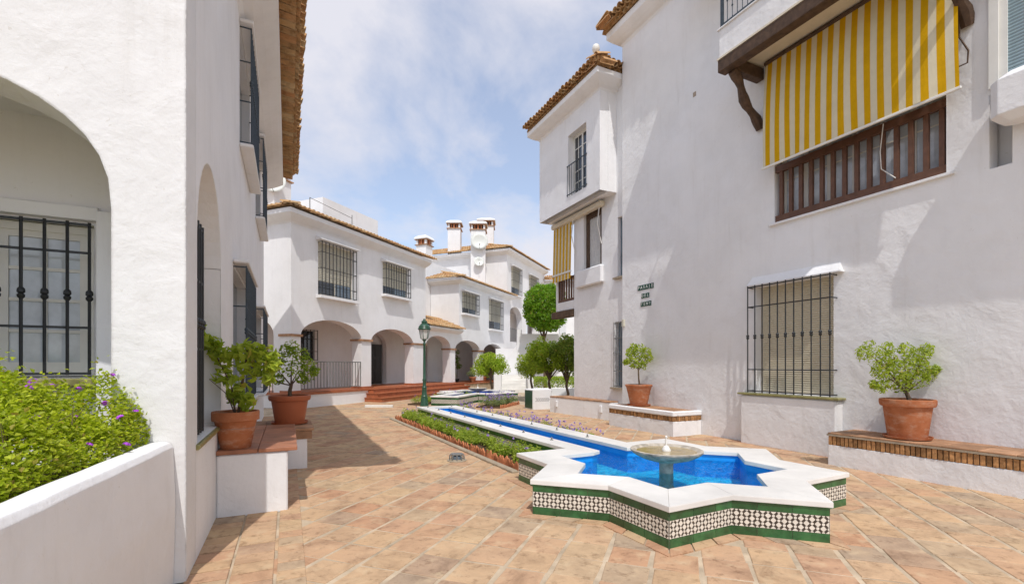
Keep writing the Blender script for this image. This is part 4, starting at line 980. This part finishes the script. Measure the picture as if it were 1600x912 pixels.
# lamp post
lp = thing('street_lamp', (4.96, 18.6, 0), 'green cast iron lamp post with glass lantern beside the far pool', 'street lamp')
m = MB(); m.lathe([(.21, 0), (.21, .06), (.18, .10), (.17, .32), (.15, .36), (.16, .40), (.125, .44), (.11, .72), (.12, .76), (.085, .80), (.078, 1.0), (.095, 1.03), (.095, 1.07), (.07, 1.1), (.055, 2.45), (.075, 2.48), (.075, 2.52), (.05, 2.55), (.05, 2.6), (.11, 2.66), (.11, 2.69)], 16, (4.96, 18.6, 0)); m.v = [(4.96 + (p[0] - 4.96) * .82, 18.6 + (p[1] - 18.6) * .82, p[2]) for p in m.v]; m.build('post', M['green_paint'], lp, smooth=True)
m = MB(); m.lathe([(.13, 2.70), (.15, 2.76), (.21, 3.06), (.205, 3.07), (.02, 3.07)], 6, (4.96, 18.6, 0)); ln_ = m.build('lantern_glass', M['lamp_glass'], lp)
for i in range(6):
    a = i * math.pi / 3; m = MB(); m.tube([(4.96 + r * math.cos(a), 18.6 + r * math.sin(a), z) for r, z in ((.135, 2.69), (.155, 2.76), (.217, 3.08))], .012, 5); m.build('lantern_rib', M['green_paint'], ln_)
m = MB(); m.lathe([(.25, 3.07), (.26, 3.10), (.23, 3.15), (.24, 3.17), (.20, 3.24), (.13, 3.31), (.10, 3.33), (.12, 3.36), (.11, 3.42), (.06, 3.44), (.05, 3.49), (.02, 3.52)], 18, (4.96, 18.6, 0)); m.build('cap', M['green_paint'], lp, smooth=True)

# ================================================================== arcade houses at the back
VF = Fr(0, 0, -25.5)
def side(s): return Fr(*FP(s, 0)[:2], -48)       # left flank of a block: x = -depth, y = along the row
def far_window(root, s0, s1, z0, z1, n=9, fr=FP, mat='shutter_grey'):
    o = MB().box(s0, s1, .10, .14, z0, z1, fr).build('window', M['cream_frame'], root)
    shutter(o, fr, s0 + .04, s1 - .04, z0 + (z1 - z0) * .28, z1 - .02, .09, mat, .07)
    MB().box(s0 + .05, (s0 + s1) / 2 - .03, .088, .098, z0 + .05, z0 + (z1 - z0) * .27, fr).build('pane', M['glass_dark'], o)
    MB().box((s0 + s1) / 2 + .03, s1 - .05, .088, .098, z0 + .05, z0 + (z1 - z0) * .27, fr).build('pane', M['glass'], o)
    cage(o, fr, s0, s1, z0, z1, -.2, n, (.01, .18, .5, .8, .99), 'iron', .012, single=False, ends=.02)
    m = MB(); m.extr([(0, z1 + .04), (-.30, z1 + .04), (-.30, z1 + .08), (0, z1 + .20)], s0 - .12, s1 + .12, fr); m.build('hood', M['plaster_far'], o)
    MB().box(s0 - .1, s1 + .1, -.27, 0, z0 - .14, z0 - .03, fr).build('sill', M['plaster_far'], o)
    return o
def pier(root, s0, s1, z0, z1, d=.55):
    MB().box(s0 - .06, s1 + .06, -.06, d + .05, z1 - .09, z1, FP).build('capital', M['brown_tile'], root)
    MB().box(s0 - .02, s1 + .02, -.02, d + .02, z0 - .001, z0 + .10, FP).build('skirting', M['step_tile'], root)
h1 = thing('arcade_house', FP(0, 0, 0), 'white arcaded house at the back left with iron terrace railing and red steps', 'house')
A1, A2, A3, A4, A5 = (-3.71, -.28), (.38, 3.77), (4.38, 7.66), (8.25, 11.66), (12.22, 15.6)
w = MB(); wall(w, FP, -4.16, 4.94, .0, 7.3, .55, [op(*A1, .58, 3.5, 2.78), op(*A2, .58, 3.42, 2.74), op(4.38, 4.95, .58, 2.95)] and [op(*A1, .58, 3.5, 2.78), op(*A2, .58, 3.42, 2.74), op(-2.84, -.82, 4.47, 6.6, d=.15), op(1.22, 3.25, 5.08, 6.56, d=.15)])
w.build('facade', M['plaster_far'], h1)
sf = side(-4.16); w = MB(); wall(w, sf, -7, -.551, 0, 7.3, .5, [op(-2.4, -.9, .58, 3.4, 2.75)]); w.build('flank_wall', M['plaster_far'], h1)
w = MB(); wall(w, FP, -3.66, 8.74, .58, 3.8, .3, [op(-1.85, -.75, 1.9, 3.2, d=.15), op(2.7, 4.5, .6, 3.35, 2.7, d=.25), op(7.7, 8.7, .6, 3.2, 2.6, d=.25)], 2.3); w.box(-3.66, 8.74, .56, 2.29, 3.75, 3.85, FP)
w.box(-3.66, 4.94, 2.61, 7, 3.86, 7.28, FP); w.box(-3.6, 8.74, 2.62, 3.0, .6, 3.84, FP); w.build('porch_wall', M['plaster_far'], h1)
# porch bay between the two blocks
w = MB(); wall(w, FP, 4.941, 7.95, .0, 3.8, .55, [op(4.941, 7.66, .58, 3.34, 2.72)]); w.build('porch_front', M['plaster_far'], h1)
w = MB(); w.box(4.942, 8.74, 2.1, 2.29, 3.851, 7.1, FP); w.build('recess_wall', M['plaster_far'], h1)
for a, b_ in ((-4.16, -3.71), (-.28, .38), (3.77, 4.9)): pier(h1, a, b_, .58, 2.82)
MB().box(-4.2, 8.2, -.05, 2.3, .50, .60, FP).build('porch_floor', M['step_tile'], h1)
MB().box(-4.3, .05, -.14, -.02, -.02, .50, FP).build('terrace_wall', M['plaster_far'], h1)
MB().box(-4.34, .06, -.18, .02, .501, .57, FP).build('terrace_edge', M['step_tile'], h1)
far_window(h1, -2.84, -.82, 4.47, 6.6, 11); far_window(h1, 1.22, 3.25, 5.08, 6.56, 11)
dw = MB().box(-1.85, -.75, 2.4, 2.44, 1.9, 3.2, FP).build('porch_window', M['glass_dark'], h1); cage(dw, FP, -1.95, -.65, 1.85, 3.25, 2.2, 7, (.02, .3, .7, .98), 'iron', .012, single=False)
dr = MB().box(2.98, 4.22, 2.40, 2.46, .62, 2.78, FP).build('door', M['door_dark'], h1)
for i in range(2):
    for j in range(3): MB().box(3.06 + i * .58, 3.54 + i * .58, 2.385, 2.40, .74 + j * .68, 1.30 + j * .68, FP).build('door_panel', M['door_dark'], dr)
wn2 = MB().box(8.0, 8.6, 2.42, 2.46, 1.6, 2.8, FP).build('porch_window', M['glass_dark'], h1)
rl = MB().box(-3.70, -.29, .02, .05, 1.76, 1.80, FP); rl = rl.build('terrace_railing', M['iron_grey'], h1); MB().box(-3.70, -.29, .02, .05, .70, .73, FP).build('bottom_rail', M['iron_grey'], rl)
for i in range(21): MB().box(-3.68 + i * .168, -3.655 + i * .168, .022, .048, .73, 1.76, FP).build('baluster', M['iron_grey'], rl)
rl2 = MB().box(-2.4, -.92, .02, .05, 1.76, 1.8, sf).build('side_railing', M['iron_grey'], h1)
for i in range(9): MB().box(-2.36 + i * .17, -2.335 + i * .17, .022, .048, .6, 1.76, sf).build('baluster', M['iron_grey'], rl2)
c = MB(); cornice(c, FP, -4.16, 4.94, 6.98, .40, .42, 1, 0); cornice(c, sf, -7, 0, 6.98, .40, .42, 0, 1); c.build('cornice', M['plaster_far'], h1)
rm = MB(); roof_field(rm, FP, -4.66, 5.2, -.5, 3.4, 7.45, hip0=1); roof_field(rm, sf, -7, .5, -.5, 3.4, 7.45, hip1=1); ro = rm.build('roof', M['roof_tiles'], h1, stuff=True)
rm = MB(); roof_field(rm, FP, 4.96, 8.72, -.42, 2.5, 3.85, slope=R_(21), hip0=0); rm.build('porch_roof', M['roof_tiles'], h1, stuff=True)
c = MB(); cornice(c, FP, 4.942, 8.74, 3.55, .32, .28, 0, 0); c.build('porch_cornice', M['plaster_far'], h1)
w = MB(); w.box(1.5, 5.9, 4.0, 6.6, 7.4, 10.35, FP); w.box(-.9, .9, 3.6, 6.6, 7.4, 9.2, FP); w.build('roof_room', M['plaster_far'], h1)
tr_ = MB(); 
for s in (-1.9, .7): tr_.tube([FP(s, 1.4, 8.0), FP(s, 1.4, 8.85)], .02, 5)
tr_.tube([FP(-1.9, 1.4, 8.84), FP(.7, 1.4, 8.7)], .012, 5); tr_.build('roof_rail', M['iron_grey'], h1)
def chimney(root, fr, x, y, w_, z0, z1):
    ch = MB().box(x - w_ / 2, x + w_ / 2, y - w_ / 2, y + w_ / 2, z0, z1 - .55, fr).build('chimney', M['plaster_far'], root); e = w_ / 2 + .09
    for z in (z1 - .55, z1 - .16): MB().box(x - e, x + e, y - e, y + e, z, z + .05, fr).build('brick_course', M['brown_tile'], ch)
    MB().box(x - w_ * .32, x + w_ * .32, y - w_ * .32, y + w_ * .32, z1 - .489, z1 - .161, fr).build('vent_core', M['interior'], ch)
    for sx in (-1, 0, 1):
        for sy in (-1, 0, 1):
            if sx or sy: xx, yy = x + sx * w_ * .42, y + sy * w_ * .42; MB().box(xx - .07, xx + .07, yy - .07, yy + .07, z1 - .489, z1 - .161, fr).build('vent_post', M['plaster_far' if sx and sy else 'terracotta'], ch)
    for q in (-.22, .22):
        for sg in (-1, 1):
            MB().box(x + q * w_ - .04, x + q * w_ + .04, y + sg * w_ * .42 - .03, y + sg * w_ * .42 + .03, z1 - .489, z1 - .161, fr).build('vent_brick', M['terracotta'], ch)
            MB().box(x + sg * w_ * .42 - .03, x + sg * w_ * .42 + .03, y + q * w_ - .04, y + q * w_ + .04, z1 - .489, z1 - .161, fr).build('vent_brick', M['terracotta'], ch)
    m = MB(); m.lathe([(e * 1.52, z1 - .10), (e * 1.54, z1 - .04), (e * 1.3, z1 + .08), (e * .8, z1 + .2), (.02, z1 + .26)], 4, fr(x, y, 0)); 
    a = R_(45 + fr.deg); cx, cy, _ = fr(x, y, 0); m.v = [(cx + (p[0] - cx) * math.cos(a) - (p[1] - cy) * math.sin(a), cy + (p[0] - cx) * math.sin(a) + (p[1] - cy) * math.cos(a), p[2]) for p in m.v]
    m.build('chimney_cap', M['plaster_far'], ch); return ch
chimney(h1, FP, -1.25, 4.2, .95, 7.6, 10.75)
h2 = thing('arcade_house', FP(12, 0, 0), 'middle white arcaded house with two grilled upper windows, right of the lamp post', 'house')
w = MB(); wall(w, FP, 7.951, 17.03, .0, 3.8, .55, [op(*A4, .5, 3.24, 2.6), op(*A5, .5, 3.18, 2.56)]); wall(w, FP, 8.75, 17.03, 3.801, 7.0, .5, [op(9.14, 11.21, 4.98, 6.3, d=.15), op(13.13, 15.28, 4.26, 6.33, d=.15)]); w.build('facade', M['plaster_far'], h2)
s2 = side(8.75); w = MB(); wall(w, s2, -2.09, -.501, 3.801, 7.0, .4, []); w.build('flank_wall', M['plaster_far'], h2)
w = MB(); w.box(8.75, 17.0, 2.3, 2.6, .5, 3.8, FP); w.box(7.96, 17.0, .56, 2.29, 3.75, 3.8, FP); w.box(16.6, 17.02, .56, 2.3, 0, 3.74, FP); w.box(9.16, 17.02, 2.62, 8, 3.81, 6.98, FP); w.build('porch_wall', M['plaster_far'], h2)
for a, b_ in ((7.66, 8.25), (11.66, 12.22), (15.6, 16.5)): pier(h2, a, b_, .5, 2.66)
MB().box(8.21, 17.0, -.05, 2.3, .42, .50, FP).build('porch_floor', M['step_tile'], h2)
MB().box(8.9, 17.0, -.4, -.06, -.02, .44, FP).build('stone_plinth', M['stone_wall'], h2); MB().box(8.9, 17, -.44, -.052, .441, .49, FP).build('plinth_edge', M['step_tile'], h2)
far_window(h2, 9.14, 11.21, 4.98, 6.3, 11); far_window(h2, 13.13, 15.28, 4.26, 6.33, 11)
c = MB(); cornice(c, FP, 8.75, 17.03, 6.72, .38, .36, 1, 1); cornice(c, s2, -2.09, 0, 6.72, .38, .36, 0, 1); c.build('cornice', M['plaster_far'], h2)
rm = MB(); roof_field(rm, FP, 8.3, 17.4, -.46, 3.2, 7.1, hip0=1); roof_field(rm, s2, -2.3, .46, -.46, 3.0, 7.1, hip1=1); rm.build('roof', M['roof_tiles'], h2, stuff=True)
chimney(h2, FP, 12.5, 5.0, .85, 7.0, 11.0)
pq = MB(); pq.box(10.5, 16.5, 4.6, 4.9, 7.0, 9.3, FP); pq.build('roof_parapet', M['plaster_far'], h2)
h3 = thing('arcade_house', FP(21, .3, 0), 'tall white house at the back with chimneys and an arched upper balcony', 'house')
F3 = Fr(*FP(0, .3)[:2], 42)
w = MB(); wall(w, F3, 17.1, 26.4, 0, 10.75, .5, [op(17.35, 20.4, 3.55, 6.45, 5.3), op(21.4, 24.2, 3.55, 6.3, 5.2), op(18.0, 19.95, 7.45, 9.65, d=.15), op(22.1, 24.2, 8.0, 9.65, d=.15)]); w.build('facade', M['plaster_far'], h3)
s3 = side(17.1); w = MB(); wall(w, s3, -9, -.801, 0, 10.75, .4, []); w.build('flank_wall', M['plaster_far'], h3)
w = MB(); w.box(17.51, 26.4, 2.2, 9, 0, 10.73, F3); w.build('rear_block', M['plaster_far'], h3); MB().box(17.51, 26.3, .51, 2.19, 3.4, 3.55, F3).build('balcony_floor', M['step_tile'], h3); MB().box(17.51, 26.3, .51, 2.19, 6.5, 6.6, F3).build('balcony_ceiling', M['plaster_far'], h3)
far_window(h3, 18.0, 19.95, 7.45, 9.65, 10, F3); far_window(h3, 22.1, 24.2, 8.0, 9.65, 10, F3)
br = MB().box(17.36, 20.39, .03, .07, 4.6, 4.66, F3).build('balcony_railing', M['iron_grey'], h3)
for i in range(16): MB().box(17.4 + i * .195, 17.43 + i * .195, .035, .065, 3.56, 4.6, F3).build('baluster', M['iron_grey'], br)
c = MB(); cornice(c, F3, 17.1, 26.4, 10.4, .42, .42, 1, 0); cornice(c, Fr(*F3(17.1, 0)[:2], -48), -9, 0, 10.4, .42, .42, 0, 1); c.build('cornice', M['plaster_far'], h3)
rm = MB(); roof_field(rm, F3, 16.6, 26.6, -.5, 4.6, 10.88, R_(20), hip0=1); roof_field(rm, Fr(*F3(17.1, 0)[:2], -48), -9, .5, -.5, 4.6, 10.88, R_(20), hip1=1); rm.build('roof', M['roof_tiles'], h3, stuff=True)
chimney(h3, VF, -4.85, 39.8, 1.05, 10.4, 13.6); chimney(h3, VF, -2.25, 41.2, 1.3, 10.4, 14.2); chimney(h3, VF, -2.68, 37.6, 1.15, 8.0, 12.85)
# low link house seen past the corner
h4 = thing('link_house', VF(3.0, 47, 0), 'low white house with tiled roof glimpsed behind the round clipped tree', 'house')
MB().box(1.6, 7, 46, 50, 0, 9.9, VF).build('wall', M['plaster_far'], h4)
rm = MB(); roof_field(rm, VF, 1.2, 7.2, 45.6, 3, 9.9, hip0=1); rm.build('roof', M['roof_tiles'], h4, stuff=True)
# red steps
rs = thing('red_steps', FP(4.3, -.6, 0), 'three red tiled steps up to the arcade behind the lamp post', 'steps')
for i in range(3):
    MB().box(.0 - .12 * (2 - i), 8.62 + .12 * (2 - i), -.12 - .33 * (3 - i) + .002 * i, -.06, -.02 + .19 * i, .16 + .19 * i, FP).build('riser', M['step_tile'], rs)
    MB().box(-.03 - .12 * (2 - i), 8.65 + .12 * (2 - i), -.15 - .33 * (3 - i), -.06, .161 + .19 * i, .189 + .19 * i, FP).build('tread', M['step_tile'], rs)
# satellite dishes
def dish(loc, r, deg, label, tilt=60):
    root = thing('satellite_dish', loc, label, 'satellite dish', 'satellite dishes'); m = MB()
    m.lathe([(.01, -.16 * r), (r * .35, -.14 * r), (r * .7, -.07 * r), (r, .05 * r), (r, .07 * r), (r * .7, -.05 * r), (.01, -.13 * r)], 28)
    me = m.mesh('reflector', M['dish'], smooth=True); inst('reflector', me, root, loc, (R_(tilt), 0, R_(deg)))
    m = MB(); m.tube([(0, 0, -.14 * r), (0, 0, -.35 * r), (0, -.6 * r, -.5 * r)], .03, 6); inst('mount', m.mesh('mount', M['iron_grey']), root, loc, (R_(tilt), 0, R_(deg)))
    m = MB(); m.tube([(0, -r, .05 * r), (0, -.75 * r, .75 * r)], .014, 5); m.tube([(0, -.75 * r, .7 * r), (0, -.65 * r, .82 * r)], .035, 6); inst('feed_arm', m.mesh('feed_arm', M['iron_grey']), root, loc, (R_(tilt), 0, R_(deg)))
dish(VF(-2.55, 36.8, 11.35), .68, -20, 'large satellite dish on the chimney of the tall back house', 82)
dish(VF(-2.6, 36.8, 9.75), .40, -10, 'small satellite dish just below the large one', 75)
dish(VF(-10.72, 21.2, 9.9), .5, -15, 'satellite dish on the roof at far left, half hidden by the left house', 80)

# ================================================================== stairs, terrace and hedge at the back
stt = thing('white_stairs', VF(.15, 28.6, 0), 'white stone stairs between low walls behind the far pool', 'stairs')
for i in range(6): MB().box(-.65, .93, 28.3 + .34 * i, 30.6, .17 * i - (.02 if i == 0 else 0) + .002, .17 * (i + 1), VF).build('step', M['marble'], stt)
for x0, x1 in ((-1.1, -.66), (.94, 1.3)): MB().bbox(x0, x1, 28.1, 30.6, -.02, 1.42, .04, VF).build('side_wall', M['plaster_far'], stt)
te = thing('upper_terrace', VF(2, 32, 0), 'white retaining wall and raised terrace at the top of the stairs', 'terrace')
MB().box(-1.1, 9, 31.6, 36.0, -.02, 2.75, VF).build('retaining_wall', M['plaster_far'], te)
m = MB(); m.add([VF(-1.1, 30.7, 1.3), VF(-1.1, 31.59, 1.3), VF(.3, 31.59, 2.9), VF(.3, 30.7, 2.9), VF(-1.1, 30.7, 0), VF(-1.1, 31.59, 0), VF(.3, 31.59, 0), VF(.3, 30.7, 0)], [(0, 1, 2, 3), (7, 6, 5, 4), (0, 3, 7, 4), (1, 0, 4, 5), (2, 1, 5, 6), (3, 2, 6, 7)]); m.build('stair_parapet', M['plaster_far'], te)
m = MB(); m.box(.35, .6, 31.7, 36, 2.751, 4.05, VF); m.box(.601, 9, 31.7, 31.95, 2.751, 3.75, VF); m.build('parapet', M['plaster_far'], te)
MB().box(3.3, 3.75, 32.6, 33.0, 2.751, 6.0, VF).build('column', M['plaster_far'], te); MB().box(2.6, 8, 32.5, 33.1, 5.6, 5.85, VF).build('lintel', M['wood'], te)
lw = thing('garden_wall', VF(2.6, 24.5, 0), 'low white garden wall under the hedge behind the orange trees', 'wall')
MB().bbox(1.15, 6, 25.0, 25.25, -.02, .42, .02, VF).build('wall', M['plaster_far'], lw)
hg = thing('hedge', VF(3, 26, .0), 'clipped yellow-green hedge behind the orange trees', 'hedge')
rg = np.random.default_rng(21); n = 5000
P = [VF(rg.uniform(1.2, 6), rg.uniform(25.4, 26.4), 0) for _ in range(n)]; P = np.array(P); P[:, 2] = 1.02 - np.abs(rg.normal(0, .3, n)); P[:, 2] = np.maximum(P[:, 2], .05)
V, F = leaves(P, .10, .4, rg, .6); arr('foliage', V, F, M['leaf_bed'], hg, stuff=True)
def tree(name, base, label, clumpl, per, size, mt, trunks, group=None, asp=.55):
    root = thing(name, base, label, 'tree', group); t = MB()
    for path, rad in trunks: t.tube([(base[0] + p[0], base[1] + p[1], base[2] + p[2]) for p in path], rad, 8)
    t.build('trunk', M['bark'], root, smooth=True)
    P, D = clumps([(base[0] + c[0], base[1] + c[1], base[2] + c[2]) for c in clumpl], [c[3] if len(c) == 4 else c[3:6] for c in clumpl], per)
    V, F = leaves(P, size, .25, RNG, asp, out=D * .7); o = arr('crown', V, F, M[mt], root, stuff=True)
    return root
def crown(rng, n, rx, rz, zc, r0, flat=0):
    out = []
    for i in range(n):
        while True:
            q = rng.uniform(-1, 1, 3)
            if np.linalg.norm(q) <= 1: break
        out.append((*vw(q[0] * rx, q[1] * rx * .9, zc + q[2] * rz), r0 * rng.uniform(.7, 1.25)))
    return out
rc = np.random.default_rng(4)
def limbs(base_z, top, cl, r): return [([vw(0, 0, 0), vw(.06, 0, base_z * .4), vw(-.02, .03, base_z * .75), vw(0, 0, base_z)], [r, r * .9, r * .8, r * .75])] + [([vw(0, 0, base_z * .92), tuple(.5 * a for a in c[:2]) + ((base_z + c[2]) * .52,), c[:3]], [r * .55, r * .35, r * .12]) for c in cl[:9]]
def otree(X, Y, label, rx, rz, zc, n, per, mt, th=.6, size=.10):
    cl = crown(rc, n, rx, rz, zc, .28); tree('orange_tree', VF(X, Y, 0), label, cl, per, size, mt, limbs(zc - rz * th, zc, cl, .07), 'orange trees')
otree(-1.10, 24.4, 'orange tree with a broad rounded crown in front of the arcade pots', .88, .50, 1.6, 38, 150, 'leaf_orange', .9)
otree(.95, 23.2, 'small pale orange tree beside the white stairs', .66, .50, 1.65, 22, 130, 'leaf_bush', 1.0)
otree(1.75, 22.0, 'dark-stemmed orange tree in front of the hedge, left of the pair', 1.10, .66, 2.1, 44, 150, 'leaf_orange', 1.6, .11)
otree(2.5, 21.4, 'darker orange tree nearest the jettied house corner', .78, .80, 2.1, 36, 150, 'leaf_citrus', 1.5, .11)
rg = np.random.default_rng(8); n = 15000
d = rg.normal(size=(n, 3)); d /= np.linalg.norm(d, axis=1, keepdims=True); q = np.abs(d) ** 2.6; k = (q.sum(1)) ** (-1 / 2.6)
P = d * k[:, None] * rg.uniform(.74, 1.05, (n, 1)) * (1 + .07 * np.sin(d[:, :1] * 11) * np.sin(d[:, 2:] * 9) + .05 * np.sin(d[:, 1:2] * 17 + 1) * np.sin(d[:, 2:] * 15)); P = P * np.array([1.02, 1.02, 1.36])
bz = VF(2.12, 30.0, 0); P = P * np.array([1.22, 1.22, 1.02]) + np.array([bz[0], bz[1], 5.3])
tp = thing('clipped_tree', VF(2.12, 30.0, 0), 'tall round clipped bright green tree above the orange trees', 'tree')
V, F = leaves(P, .15, .15, rg, .6, out=d * .35); arr('crown', V, F, M['leaf_topiary'], tp, stuff=True)
m = MB(); m.tube([VF(2.12, 30.0, 0), VF(2.1, 30, 2.4), VF(2.0, 30, 4.2)], [.13, .10, .08], 8)
for a, b_ in ((-.5, .1), (.4, -.1), (.1, .4)): m.tube([VF(2.03, 30, 3.2), VF(2.05 + a, 30 + b_, 4.5)], [.06, .03], 6)
m.build('trunk', M['bark'], tp, smooth=True)
# pots under the arcade
for i, (s, d_, R, H, lab, mt, hh, nn) in enumerate(((8.75, .75, .16, .26, 'dark pot with a tall leafy plant beside the arcade pier', 'leaf_citrus', 1.0, 7), (10.2, .95, .15, .24, 'dark pot with a climbing plant under the arch', 'leaf_dark', 1.9, 10), (11.0, .2, .25, .36, 'terracotta pot with pale leaves under the arch', 'leaf_grey', .45, 6), (12.7, .2, .24, .34, 'terracotta pot by the arcade pier behind the orange tree', 'leaf_bright', .4, 6))):
    cs = [(rc.normal(0, .13), rc.normal(0, .13), hh * rc.uniform(.3, 1), .17) for _ in range(nn)]
    potted(FP(s, d_, .50), lab, 'clay', R, H, 'terracotta' if i > 1 else 'iron', False, cset(cs, 60, .10, mt, .2, .4), [([(0, 0, 0), (.02, 0, hh * .6), (0, .02, hh * .9)], [.02, .014, .006])], group='pots under the arcade')
